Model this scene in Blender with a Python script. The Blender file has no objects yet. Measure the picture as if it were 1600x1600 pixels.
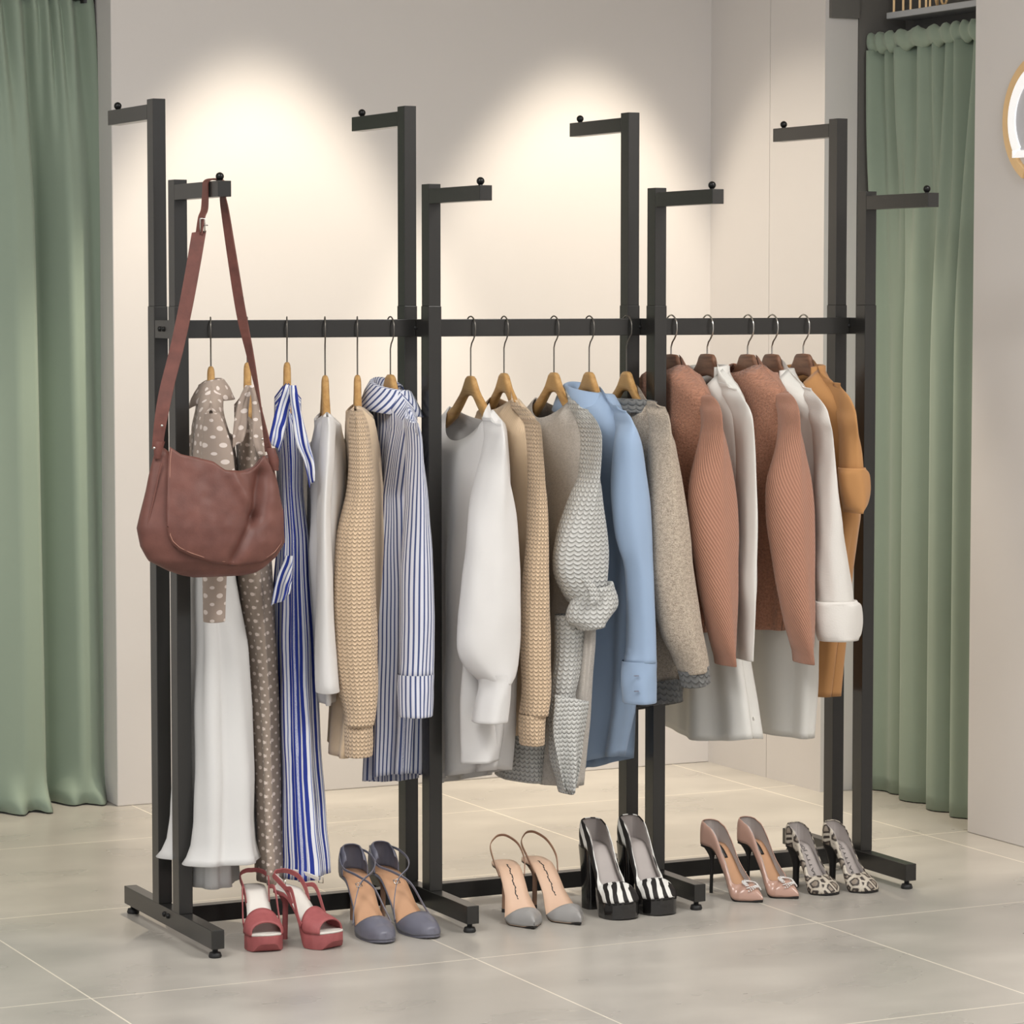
import bpy, bmesh, math, random
import numpy as np
from mathutils import Vector, noise
random.seed(7)
PI = math.pi
SC = bpy.context.scene
COL = SC.collection

# ------------------------------------------------------------------ camera numbers (fitted to the rack)
CAM = dict(cx=-2.31185, cy=-6.38089, cz=1.42175, yaw=0.4554, pitch=-0.07006, f=4854.96)
_c = np.array([CAM['cx'], CAM['cy'], CAM['cz']])
_sy, _cy = math.sin(CAM['yaw']), math.cos(CAM['yaw'])
_sp, _cp = math.sin(CAM['pitch']), math.cos(CAM['pitch'])
_f0 = np.array([_sy, _cy, 0.]); _r = np.array([_cy, -_sy, 0.]); _u0 = np.array([0, 0, 1.])
_F = _f0 * _cp + _u0 * _sp; _U = _u0 * _cp - _f0 * _sp

def on(px, py, axis, val):
    """survey helper: where a sight line through a photo pixel meets the plane axis=val (metres)"""
    d = _F + _r * ((px - 800) / CAM['f']) - _U * ((py - 800) / CAM['f'])
    return _c + d * ((val - _c[axis]) / d[axis])
def depth(p): return float(np.dot(np.asarray(p) - _c, _F))
def fl(px, py): return on(px, py, 2, 0.)
def sight(p):
    d = np.asarray(p)[:2] - _c[:2]
    return math.atan2(d[0], d[1])
def smooth(a, b, x):
    t = min(1., max(0., (x - a) / (b - a))); return t * t * (3 - 2 * t)
def lerp(a, b, t): return a + (b - a) * t
def nz(x, y, z): return noise.noise(Vector((x, y, z)))
def interp(x, xs, ys): return float(np.interp(x, xs, ys))

# ------------------------------------------------------------------ materials
def srgb(r, g, b):
    f = lambda c: c / 12.92 if c <= .04045 else ((c + .055) / 1.055) ** 2.4
    return (f(r / 255), f(g / 255), f(b / 255), 1)
class NT:
    def __init__(s, name):
        s.m = bpy.data.materials.new(name); s.m.use_nodes = True
        s.t = s.m.node_tree; s.b = s.t.nodes['Principled BSDF']
    def n(s, typ, **kw):
        o = s.t.nodes.new(typ)
        for k, v in kw.items(): setattr(o, k, v)
        return o
    def l(s, a, b): s.t.links.new(a, b)
    def put(s, sock, v):
        if isinstance(v, bpy.types.NodeSocket): s.l(v, sock)
        else: sock.default_value = v
    def math(s, op, a, b=0., c=None):
        o = s.n('ShaderNodeMath', operation=op); s.put(o.inputs[0], a); s.put(o.inputs[1], b)
        if c is not None: s.put(o.inputs[2], c)
        return o.outputs[0]
    def mix(s, f, a, b, blend='MIX'):
        o = s.n('ShaderNodeMix', data_type='RGBA', blend_type=blend)
        s.put(o.inputs[0], f); s.put(o.inputs[6], a); s.put(o.inputs[7], b); return o.outputs[2]
    def ramp(s, f, pts, const=False):
        o = s.n('ShaderNodeValToRGB'); s.put(o.inputs[0], f)
        if const: o.color_ramp.interpolation = 'CONSTANT'
        e = o.color_ramp.elements
        while len(e) < len(pts): e.new(.5)
        for q, (p, c) in zip(e, pts): q.position = p; q.color = c
        return o.outputs[0]
    def coord(s, kind='Object', scale=(1, 1, 1), rot=(0, 0, 0)):
        o = s.n('ShaderNodeTexCoord'); mp = s.n('ShaderNodeMapping'); s.l(o.outputs[kind], mp.inputs[0])
        mp.inputs['Scale'].default_value = scale; mp.inputs['Rotation'].default_value = rot
        return mp.outputs[0]
    def noise(s, vec, scale, detail=2., rough=.5, dist=0.):
        o = s.n('ShaderNodeTexNoise'); s.l(vec, o.inputs['Vector'])
        for k, v in (('Scale', scale), ('Detail', detail), ('Roughness', rough), ('Distortion', dist)): o.inputs[k].default_value = v
        return o.outputs['Fac']
    def sep(s, vec):
        o = s.n('ShaderNodeSeparateXYZ'); s.l(vec, o.inputs[0]); return o.outputs
    def bump(s, h, strength=.3, dist=.002):
        o = s.n('ShaderNodeBump'); o.inputs['Strength'].default_value = strength; o.inputs['Distance'].default_value = dist
        s.l(h, o.inputs['Height']); s.l(o.outputs[0], s.b.inputs['Normal'])
    def out(s, col, rough=.5, metal=0., spec=.5, sheen=0., coat=0.):
        s.put(s.b.inputs['Base Color'], col); s.put(s.b.inputs['Roughness'], rough); s.b.inputs['Metallic'].default_value = metal
        s.b.inputs['Specular IOR Level'].default_value = spec
        s.b.inputs['Sheen Weight'].default_value = sheen; s.b.inputs['Coat Weight'].default_value = coat
        return s.m

def plain(name, c, rough=.5, metal=0., spec=.5, coat=0., var=.06, scale=30, bump=0.):
    N = NT(name); f = N.noise(N.coord(), scale, 3)
    d = tuple(x * (1 - var) for x in c[:3]) + (1,); u = tuple(min(1, x * (1 + var)) for x in c[:3]) + (1,)
    if bump: N.bump(f, bump, .001)
    return N.out(N.mix(f, d, u), rough, metal, spec, 0, coat)
def cloth(name, c, rough=.9, weave=900, var=.05, bump=.12, soft=6):
    N = NT(name); uv = N.coord('UV'); ob = N.coord()
    f = N.noise(uv, weave, 2); g = N.noise(ob, soft, 3)
    d = tuple(x * (1 - var) for x in c[:3]) + (1,); u = tuple(min(1, x * (1 + var)) for x in c[:3]) + (1,)
    N.bump(f, bump, .001)
    return N.out(N.mix(g, d, u), rough, 0, .2, .15)
def knit(name, c, w=.0095, h=.009, dark=.5, bump=.9, fuzz=0.2):
    """rows of V shaped stitches, shade in the gaps painted into the colour"""
    N = NT(name); x, y, z = N.sep(N.coord('UV'))
    a = N.math('ABSOLUTE', N.math('SINE', N.math('MULTIPLY', x, PI / w)))
    y2 = N.math('ADD', y, N.math('MULTIPLY', a, h * .42))
    b = N.math('ABSOLUTE', N.math('SINE', N.math('MULTIPLY', y2, PI / h)))
    hgt = N.math('MULTIPLY', N.math('ADD', N.math('MULTIPLY', N.math('POWER', a, .6), .55), .45), N.math('POWER', b, .6))
    nn = N.noise(N.coord('UV'), 420, 2); lf = N.noise(N.coord('UV'), 60, 2)
    hh = N.math('ADD', hgt, N.math('MULTIPLY', nn, fuzz))
    dk = tuple(v * dark for v in c[:3]) + (1,)  # cavity shade between stitches, as a darker yarn colour
    N.bump(hh, bump, .004)
    lo = N.ramp(N.math('ADD', hgt, N.math('MULTIPLY', N.math('SUBTRACT', lf, .5), .3)), [(.1, dk), (.5, c)])
    return N.out(N.mix(N.math('MULTIPLY', nn, .3), lo, tuple(min(1, v * 1.1) for v in c[:3]) + (1,)), .95, 0, .1, .2)
def ribbed(name, c, w=.006, dark=.75, bump=.5, terry=False):
    N = NT(name); uv = N.coord('UV')
    if terry:
        f = N.noise(uv, 170, 3, .65); dk = tuple(v * dark for v in c[:3]) + (1,)
        N.bump(f, .9, .006); col = N.ramp(f, [(.32, dk), (.6, c)])
    else:
        x, y, z = N.sep(uv)
        s = N.math('ADD', N.math('MULTIPLY', N.math('SINE', N.math('MULTIPLY', N.math('ADD', x, N.math('MULTIPLY', y, .35)), 2 * PI / w)), .5), .5)
        t = N.math('ADD', s, N.math('MULTIPLY', N.noise(uv, 500, 2), .5))
        dk = tuple(v * dark for v in c[:3]) + (1,)
        N.bump(t, bump, .002); col = N.ramp(s, [(0, dk), (.6, c)])
    return N.out(col, .95, 0, .1, .2)
def striped(name, a, b, period, duty=.5, wob=0., rot=0., third=None):
    N = NT(name); x, y, z = N.sep(N.coord('UV', rot=(0, 0, rot)))
    if wob:
        wn = N.noise(N.coord('UV', (14, 5, 1)), 1., 3, .6)
        x = N.math('ADD', x, N.math('MULTIPLY', N.math('SUBTRACT', wn, .5), wob))
    f = N.math('FRACT', N.math('ADD', N.math('DIVIDE', x, period), 50.))
    pts = [(0, a), (duty, b)]
    if third: pts = [(0, a), (duty, b), (lerp(duty, 1, .42), third), (lerp(duty, 1, .62), b)]
    N.bump(N.noise(N.coord('UV'), 900, 2), .1, .001)
    return N.out(N.ramp(f, pts, True), .85, 0, .2, .1)
def dotted(name, base, dot, p=.034, r=.2):
    N = NT(name); uv = N.coord('UV'); x, y, z = N.sep(uv)
    def grid(ox, oy, rr):
        fx = N.math('SUBTRACT', N.math('FRACT', N.math('ADD', N.math('DIVIDE', x, p), 40 + ox)), .5)
        fy = N.math('SUBTRACT', N.math('FRACT', N.math('ADD', N.math('DIVIDE', y, p), 40 + oy)), .5)
        d = N.math('ADD', N.math('MULTIPLY', fx, N.math('MULTIPLY', fx, .55)), N.math('MULTIPLY', fy, N.math('MULTIPLY', fy, 1.3)))
        return N.math('LESS_THAN', d, rr * rr)
    m = N.math('MAXIMUM', grid(0, 0, r), grid(.5, .5, r * .68))
    N.bump(N.noise(uv, 700, 2), .15, .001)
    return N.out(N.mix(m, base, dot), .85, 0, .2, .1)
def tweed(name, a, b, scale=420):
    N = NT(name); uv = N.coord('UV')
    f = N.noise(uv, scale, 2, .7); g = N.noise(uv, scale * .33, 2, .6); s = N.noise(N.coord(), 14, 2)
    N.bump(f, .6, .003)
    c = N.ramp(N.math('ADD', N.math('MULTIPLY', f, .65), N.math('MULTIPLY', g, .35)), [(.38, b), (.6, a)])
    return N.out(N.mix(N.math('MULTIPLY', s, .3), c, tuple(v * .8 for v in a[:3]) + (1,)), .95, 0, .1, .15)
def wood(name, a, b, scale=9):
    N = NT(name); v = N.coord('Object', (1, 6, 6))
    f = N.noise(v, scale, 4, .6, 1.2)
    N.bump(f, .1, .001)
    return N.out(N.ramp(f, [(.3, b), (.68, a)]), .42, 0, .4)
def leather(name, a, b, rough=.5, scale=14):
    N = NT(name); ob = N.coord()
    f = N.noise(ob, scale, 4, .6); g = N.noise(ob, 260, 2)
    N.bump(N.math('ADD', N.math('MULTIPLY', f, .6), N.math('MULTIPLY', g, .4)), .25, .002)
    return N.out(N.ramp(f, [(.32, b), (.66, a)]), rough, 0, .4)
def floor_mat():
    N = NT('polished concrete floor tile'); x, y, z = N.sep(N.coord())
    p = .86
    def line(c, off):
        f = N.math('FRACT', N.math('ADD', N.math('DIVIDE', N.math('SUBTRACT', c, off), p), 30.5))
        return N.math('LESS_THAN', N.math('ABSOLUTE', N.math('SUBTRACT', f, .5)), .0019 / p)
    gr = N.math('MAXIMUM', line(x, -.349), line(y, -.437))
    ob = N.coord('Object', (1., 1.2, 1), (0, 0, .35)); ob2 = N.coord('Object', (1., 1.7, 1), (0, 0, .2))
    f = N.noise(ob, 1.3, 3, .5, 0.); g = N.noise(ob2, 3., 3, .5, 0.)
    m = N.math('ADD', N.math('MULTIPLY', f, .55), N.math('MULTIPLY', g, .45))
    col = N.ramp(m, [(.3, srgb(154, 150, 143)), (.5, srgb(172, 167, 159)), (.7, srgb(192, 187, 178))])
    col = N.mix(gr, col, srgb(226, 218, 202))
    rr = N.math('ADD', N.math('MULTIPLY', g, .14), .22)
    return N.out(col, rr, 0, .42)
def panel_mat(name, c, var=.015):
    N = NT(name); ob = N.coord(); f = N.noise(ob, 3, 3); g = N.noise(ob, 220, 2)
    N.bump(g, .05, .001)
    return N.out(N.mix(f, tuple(v * (1 - var) for v in c[:3]) + (1,), tuple(v * (1 + var) for v in c[:3]) + (1,)), .75, 0, .25)
def zebra_mat():
    N = NT('zebra print hair'); o = N.n('ShaderNodeTexWave', wave_type='BANDS', bands_direction='DIAGONAL')
    N.l(N.coord('Object', (1, 1.5, .55)), o.inputs['Vector'])
    for k, v in (('Scale', 17.), ('Distortion', 5.), ('Detail', 2.), ('Detail Scale', .9)): o.inputs[k].default_value = v
    return N.out(N.ramp(o.outputs['Fac'], [(0, srgb(36, 33, 32)), (.52, srgb(226, 225, 220))], True), .6, 0, .3)
def snake_mat():
    N = NT('snakeskin print'); v = N.n('ShaderNodeTexVoronoi', feature='DISTANCE_TO_EDGE')
    co = N.coord('Object', (1, 1.25, .9)); N.l(co, v.inputs['Vector']); v.inputs['Scale'].default_value = 42
    w = N.n('ShaderNodeTexVoronoi'); N.l(co, w.inputs['Vector']); w.inputs['Scale'].default_value = 340
    n = N.noise(co, 30, 3)
    d = N.math('ADD', v.outputs['Distance'], N.math('MULTIPLY', N.math('SUBTRACT', n, .5), .16))
    c = N.ramp(d, [(.0, srgb(205, 196, 180)), (.1, srgb(190, 180, 165)), (.15, srgb(58, 50, 46)), (.24, srgb(66, 57, 52)), (.31, srgb(150, 138, 124)), (.6, srgb(168, 156, 142))])
    c = N.mix(.22, c, N.ramp(w.outputs['Distance'], [(.2, (1, 1, 1, 1)), (.7, (.15, .13, .12, 1))]), 'MULTIPLY')
    N.bump(w.outputs['Distance'], .3, .001)
    return N.out(c, .5, 0, .4)
def light_mat(name, c, s):
    N = NT(name); N.b.inputs['Emission Color'].default_value = c; N.b.inputs['Emission Strength'].default_value = s
    return N.out(c, .5)

M = {}
M['metal'] = plain('dark grey powder coated steel', srgb(40, 39, 37), .27, .0, .55, var=.03)
M['rubber'] = plain('black rubber', srgb(28, 28, 28), .55)
M['bolt'] = plain('black bolt steel', srgb(40, 40, 40), .3, .7)
M['hook'] = plain('grey wire', srgb(120, 116, 110), .35, .85)
M['chrome'] = plain('polished steel wire', srgb(200, 196, 190), .22, 1.)
M['oak'] = wood('golden beech wood', srgb(198, 158, 102), srgb(170, 128, 78))
M['walnut'] = wood('walnut wood', srgb(142, 104, 82), srgb(104, 72, 56))
M['wall'] = panel_mat('warm white wall paint', srgb(216, 212, 209))
M['wall_blue'] = panel_mat('cool grey wall paint', srgb(190, 192, 194))
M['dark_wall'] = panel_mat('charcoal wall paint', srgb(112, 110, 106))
M['ceiling'] = panel_mat('white ceiling paint', srgb(225, 222, 216))
M['floor'] = floor_mat()
M['green'] = cloth('sage green curtain', srgb(146, 161, 145), .78, 500, .05, .1, 3)
M['white'] = cloth('white sweatshirt jersey', srgb(218, 216, 214), .9, 700, .02)
M['ivory'] = cloth('ivory cotton', srgb(218, 216, 210), .85, 700, .02)
M['linen'] = cloth('white nubby linen', srgb(218, 214, 208), .92, 260, .03, .45)
M['satin'] = cloth('white satin crepe', srgb(212, 211, 209), .55, 900, .02, .05)
M['blue'] = cloth('light blue poplin', srgb(150, 171, 198), .8, 900, .03)
M['camel'] = cloth('camel cotton twill', srgb(178, 131, 84), .85, 600, .06, .2)
M['beige'] = knit('beige purl knit', srgb(214, 188, 158))
M['grey_knit'] = knit('grey cardigan knit', srgb(196, 196, 192), .0108, .0102)
M['beige_flat'] = ribbed('beige flat knit', srgb(214, 190, 160), .004, .88, .25)
M['grey_flat'] = tweed('grey flat knit', srgb(196, 190, 182), srgb(170, 163, 155), 300)
M['trim'] = knit('charcoal cable knit trim', srgb(116, 116, 114), .016, .014, .4)
M['tweed'] = tweed('taupe tweed', srgb(206, 192, 174), srgb(136, 122, 108))
M['terra'] = ribbed('terracotta rib knit', srgb(178, 131, 110), .0052)
M['terra2'] = ribbed('terracotta boucle', srgb(180, 130, 106), dark=.66, terry=True)
M['pin'] = striped('navy pinstripe cotton', srgb(72, 84, 128), srgb(214, 216, 226), .0098, .36)
M['pin_d'] = striped('navy pinstripe cotton on the bias', srgb(72, 84, 128), srgb(214, 216, 226), .0098, .36, rot=.85)
M['candy'] = striped('royal blue striped cotton', srgb(42, 58, 142), srgb(226, 228, 234), .021, .36, .007, third=srgb(110, 124, 180))
M['dots'] = dotted('taupe polka dot chiffon', srgb(168, 152, 140), srgb(226, 214, 206), .036, .165)
M['dots2'] = dotted('taupe dotted chiffon', srgb(152, 138, 126), srgb(222, 208, 198), .03, .15)
M['bag'] = leather('reddish brown leather', srgb(112, 72, 63), srgb(94, 59, 52), .5)
M['strap'] = leather('brown strap leather', srgb(112, 68, 59), srgb(94, 57, 50), .5, 30)
M['stitch'] = plain('pale stitching', srgb(176, 130, 112), .7)
M['dark_in'] = plain('dark hanger shadow lining', srgb(70, 52, 42), .9)
M['red'] = leather('dusty red suede', srgb(166, 92, 92), srgb(150, 80, 81), .6, 30)
M['pale'] = plain('off white leather', srgb(220, 216, 208), .5)
M['slate'] = plain('slate blue leather', srgb(112, 112, 124), .36, 0, .5, var=.04)
M['tan'] = plain('tan leather insole', srgb(196, 152, 118), .5)
M['nude'] = plain('nude leather insole', srgb(214, 180, 154), .5)
M['nude_d'] = plain('brown leather heel', srgb(150, 116, 94), .45)
M['grey_l'] = plain('pale grey leather', srgb(156, 154, 152), .32, 0, .5)
M['zebra'] = zebra_mat()
M['gloss'] = plain('gloss black', srgb(24, 23, 23), .12, 0, .6, .6)
M['lining'] = plain('grey leather lining', srgb(150, 142, 138), .5)
M['lining2'] = plain('taupe grey lining', srgb(172, 164, 160), .5)
M['pink'] = plain('blush patent leather', srgb(182, 146, 130), .25, 0, .5, .3, var=.03)
M['gem'] = plain('clear crystal', srgb(240, 238, 235), .1, .3, .8)
M['black'] = plain('black leather', srgb(30, 28, 27), .45)
M['ink'] = plain('black ink', srgb(52, 48, 48), .7)
M['snake'] = snake_mat()
M['gold'] = plain('brushed gold', srgb(236, 200, 148), .4, .2)
M['glow'] = light_mat('lit white acrylic', (.9, .9, .9, 1), .45)
M['grey_disc'] = plain('pale grey sign face', srgb(200, 200, 205), .5)

# ------------------------------------------------------------------ mesh plumbing
class MB:
    def __init__(s): s.v = []; s.f = []; s.uv = []
    def add(s, v, f, uv=None):
        o = len(s.v); s.v += [tuple(map(float, p)) for p in v]; s.f += [tuple(i + o for i in q) for q in f]
        s.uv += list(uv) if uv is not None else [(p[0] + p[1], p[2]) for p in v]
        return s
    def grid(s, rows, closed=False, uvs=None, flip=False):
        n = len(rows[0]); v = [p for r in rows for p in r]; f = []
        for i in range(len(rows) - 1):
            for j in range(n if closed else n - 1):
                k = (j + 1) % n; q = (i * n + j, i * n + k, (i + 1) * n + k, (i + 1) * n + j)
                f.append(q[::-1] if flip else q)
        return s.add(v, f, [p for r in uvs for p in r] if uvs else None)
    def cap(s, ring, flip=False):
        return s.add(ring, [tuple(range(len(ring)))[::-1 if flip else 1]])
    def box(s, x0, x1, y0, y1, z0, z1):
        v = [(x, y, z) for x in (x0, x1) for y in (y0, y1) for z in (z0, z1)]
        return s.add(v, [(0, 1, 3, 2), (4, 6, 7, 5), (0, 4, 5, 1), (2, 3, 7, 6), (0, 2, 6, 4), (1, 5, 7, 3)])
    def tube(s, pts, r, n=10, caps=True):
        pts = [np.array(p, float) for p in pts]; rr = r if isinstance(r, (list, tuple)) else [r] * len(pts)
        up = None; rows = []
        for i, p in enumerate(pts):
            t = pts[min(i + 1, len(pts) - 1)] - pts[max(i - 1, 0)]; t /= np.linalg.norm(t) + 1e-12
            if up is None:
                a = np.array([0, 0, 1.]) if abs(t[2]) < .9 else np.array([1., 0, 0]); up = a - t * (a @ t)
            else: up = up - t * (up @ t)
            up /= np.linalg.norm(up); w = np.cross(t, up)
            rows.append([p + rr[i] * (math.cos(q) * up + math.sin(q) * w) for q in (2 * PI * j / n for j in range(n))])
        s.grid(rows, True)
        if caps: s.cap(rows[0], True); s.cap(rows[-1])
        return s
    def lathe(s, c, prof, n=20):
        rows = [[(c[0] + r * math.cos(2 * PI * j / n), c[1] + r * math.sin(2 * PI * j / n), c[2] + z) for j in range(n)] for r, z in prof]
        s.grid(rows, True); s.cap(rows[0], True); s.cap(rows[-1]); return s
    def ball(s, c, r, n=14):
        return s.lathe(c, [(r * math.sin(PI * max(.02, min(.98, k / n))), -r * math.cos(PI * k / n)) for k in range(n + 1)], n)
    def ribbon(s, pts, widths, wdir, th):
        rows = []
        for p, w, d in zip(pts, widths, wdir):
            p = np.array(p, float); d = np.array(d, float); d /= np.linalg.norm(d)
            rows.append((p, d, w))
        out = []
        for i, (p, d, w) in enumerate(rows):
            t = rows[min(i + 1, len(rows) - 1)][0] - rows[max(i - 1, 0)][0]; t /= np.linalg.norm(t)
            nn = np.cross(t, d); nn /= np.linalg.norm(nn)
            out.append([p - d * w / 2 - nn * th / 2, p + d * w / 2 - nn * th / 2, p + d * w / 2 + nn * th / 2, p - d * w / 2 + nn * th / 2])
        s.grid(out, True); s.cap(out[0], True); s.cap(out[-1]); return s
def spline(pts, n=8):
    P = [np.array(p, float) for p in pts]; P = [2 * P[0] - P[1]] + P + [2 * P[-1] - P[-2]]; out = []
    for i in range(1, len(P) - 2):
        for k in range(n):
            t = k / n; a, b, c, d = P[i - 1], P[i], P[i + 1], P[i + 2]
            out.append(.5 * (2 * b + (c - a) * t + (2 * a - 5 * b + 4 * c - d) * t * t + (3 * b - a - 3 * c + d) * t ** 3))
    out.append(P[-2]); return out

def build(name, mb, mat, parent=None, loc=None, smooth=True, solid=0., bevel=0., sub=0, merge=0., local=False, label=None, angle=None):
    o0 = Vector(parent['_o']) if (parent and not local) else Vector(loc or (0, 0, 0))
    if local: o0 = Vector((0, 0, 0))
    me = bpy.data.meshes.new(name)
    me.from_pydata([Vector(p) - o0 for p in mb.v], [], mb.f)
    uvl = me.uv_layers.new(name='UVMap')
    for lp in me.loops: uvl.data[lp.index].uv = mb.uv[lp.vertex_index]
    if merge:
        bm = bmesh.new(); bm.from_mesh(me); bmesh.ops.remove_doubles(bm, verts=bm.verts, dist=merge); bm.to_mesh(me); bm.free()
    me.materials.append(mat)
    if smooth:
        for p in me.polygons: p.use_smooth = True
    o = bpy.data.objects.new(name, me); COL.objects.link(o)
    if parent: o.parent = parent
    else: o.location = o0
    if solid:
        m = o.modifiers.new('thickness', 'SOLIDIFY'); m.thickness = solid; m.offset = 0
    if bevel:
        m = o.modifiers.new('edges', 'BEVEL'); m.width = bevel; m.segments = 2; m.limit_method = 'ANGLE'
    if sub:
        m = o.modifiers.new('smooth', 'SUBSURF'); m.levels = sub; m.render_levels = sub
    if label: o['label'] = label
    return o
def tag(o, label, cat, group=None):
    o['label'] = label; o['category'] = cat
    if group: o['group'] = group
    return o
def thing(name, label, cat, loc, group=None, rotz=0.):
    o = bpy.data.objects.new(name, None); COL.objects.link(o); o.empty_display_size = .05
    o.location = loc; o.rotation_euler = (0, 0, rotz); o['_o'] = tuple(float(v) for v in loc)
    return tag(o, label, cat, group)
def struct(name, mb, mat, **kw):
    o = build(name, mb, mat, **kw); o['kind'] = 'structure'; return o
def copy_thing(r, loc, rotz, label):
    n = r.copy(); COL.objects.link(n); n.location = loc; n.rotation_euler = (0, 0, rotz); n['label'] = label
    for ch in list(r.children):
        c = ch.copy(); COL.objects.link(c); c.parent = n
        for g in list(ch.children):
            d = g.copy(); COL.objects.link(d); d.parent = c
    return n
def textmesh(ch, size, extrude=0., off=0.):
    cu = bpy.data.curves.new('t', 'FONT'); cu.body = ch; cu.size = size; cu.extrude = extrude; cu.offset = off; cu.resolution_u = 3
    ob = bpy.data.objects.new('t', cu); COL.objects.link(ob)
    dg = bpy.context.evaluated_depsgraph_get(); dg.update()
    me = bpy.data.meshes.new_from_object(ob.evaluated_get(dg))
    v = [tuple(p.co) for p in me.vertices]; f = [tuple(p.vertices) for p in me.polygons]
    bpy.data.objects.remove(ob); bpy.data.curves.remove(cu); bpy.data.meshes.remove(me)
    return v, f

#%%ROOM
# ------------------------------------------------------------------ the room
WY, WX, CEIL = 1.79, 2.355, 3.22
WL = .469
struct('floor', MB().box(-5, 5.5, -9, 4.2, -.1, 0), M['floor'], smooth=False)
struct('ceiling', MB().box(-5, 5.5, -3.2, 4.2, CEIL, CEIL + .1), M['ceiling'], smooth=False)
struct('wall_back', MB().box(WL, WX + .12, WY, WY + .2, 0, CEIL), M['wall'], smooth=False, bevel=.003)
struct('wall_left', MB().box(-5, on(-325, 900, 1, 1.93)[0], WY, WY + .2, 0, CEIL), M['wall'], smooth=False, bevel=.003)
struct('wall_booth', MB().box(-5, WX + 2, 3.0, 3.1, 0, CEIL), M['wall_blue'], smooth=False)
# side wall built of tall panels with an open joint between them
EY, EX = 1.145, 2.463
yj = [on(1197, 1215, 0, WX)[1], EY]
mb = MB(); ys = [WY, yj[0] + .0015]
mb.box(WX, EX, yj[0] + .0012, WY, 0, CEIL); mb.box(WX, EX, EY, yj[0] - .0012, 0, CEIL)
struct('wall_side', mb, M['wall'], smooth=False)
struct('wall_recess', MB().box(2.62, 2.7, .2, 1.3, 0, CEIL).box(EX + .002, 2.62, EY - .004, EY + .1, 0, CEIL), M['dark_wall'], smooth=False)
RY = on(1511, 1301, 0, WX)[1]
struct('wall_right', MB().box(WX, 2.7, -6, RY, 0, CEIL), M['wall'], smooth=False, bevel=.003)
struct('spot_blocker', MB().box(1.975, WX, -1.5, WY, 2.98, CEIL), M['ceiling'], smooth=False)  # unseen box added below the ceiling to keep spot light off the side wall
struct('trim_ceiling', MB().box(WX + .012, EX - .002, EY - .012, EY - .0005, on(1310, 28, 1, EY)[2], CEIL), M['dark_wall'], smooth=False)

# curtains -----------------------------------------------------------
def curtain(P, n, zs, prof, hdr=0):
    """P(s)->(x,y) along the rod, prof(s,t)->offset along the normal; t=0 at the top"""
    pass
def make_left_curtain():
    yb = 1.93
    x = lambda px: on(px, 900, 1, yb)[0]
    zt = on(60, -6, 1, yb)[2]
    root = thing('curtain', 'sage green curtain at the left, hanging to the floor beside the back wall end', 'curtain', (x(60), yb, 0))
    rows, uvs = [], []; n, m = 340, 60
    xs = [-330, -300, -255, -250, -200, -150, -120, -50, 20, 52, 58, 63, 78, 100, 118, 140, 160, 178]
    dp = [.02, .08, .05, -.02, .03, .1, .0, .08, .13, .12, .09, .0, -.03, .03, .075, .06, .02, .04]
    for i in range(m + 1):
        t = i / m; z = lerp(zt, .004, t); row = []; uv = []
        edge = lerp(150, 174, t ** .6)
        for j in range(n + 1):
            s = j / n; px = lerp(-330, 178, s)
            d = sum(interp(px + q, xs, dp) for q in (-5, -2.5, 0, 2.5, 5)) / 5 * smooth(-.1, .3, t)
            d = d + (.012 * math.sin(s * 136 + 2 * math.sin(s * 29)) + .008 * math.sin(s * 77)) * (1 - smooth(.0, .22, t)) 
            d += .006 * nz(s * 10, t * 2, 3)
            pxx = lerp(-330, edge, s)
            if t > .955:
                q = (t - .955) / .045; d += .03 * q * q * (1.1 + math.sin(s * 68 + 1))
            row.append((x(pxx), yb - d, z + (0 if t < .99 else .006 * abs(nz(s * 30, 0, 1))))); uv.append((s * 2, z))
        rows.append(row); uvs.append(uv)
    build('drape', MB().grid(rows, uvs=uvs), M['green'], root, solid=.003)
    build('curtain_rod', MB().tube([(x(-335), yb, zt + .005), (WL + .06, yb, zt + .005)], .012, 14), M['metal'], root)
    build('rod_bracket', MB().lathe((WL - .02, yb, zt + .005), [(.02, -.02), (.022, 0), (.02, .02)], 16), M['metal'], root)
make_left_curtain()
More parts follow.
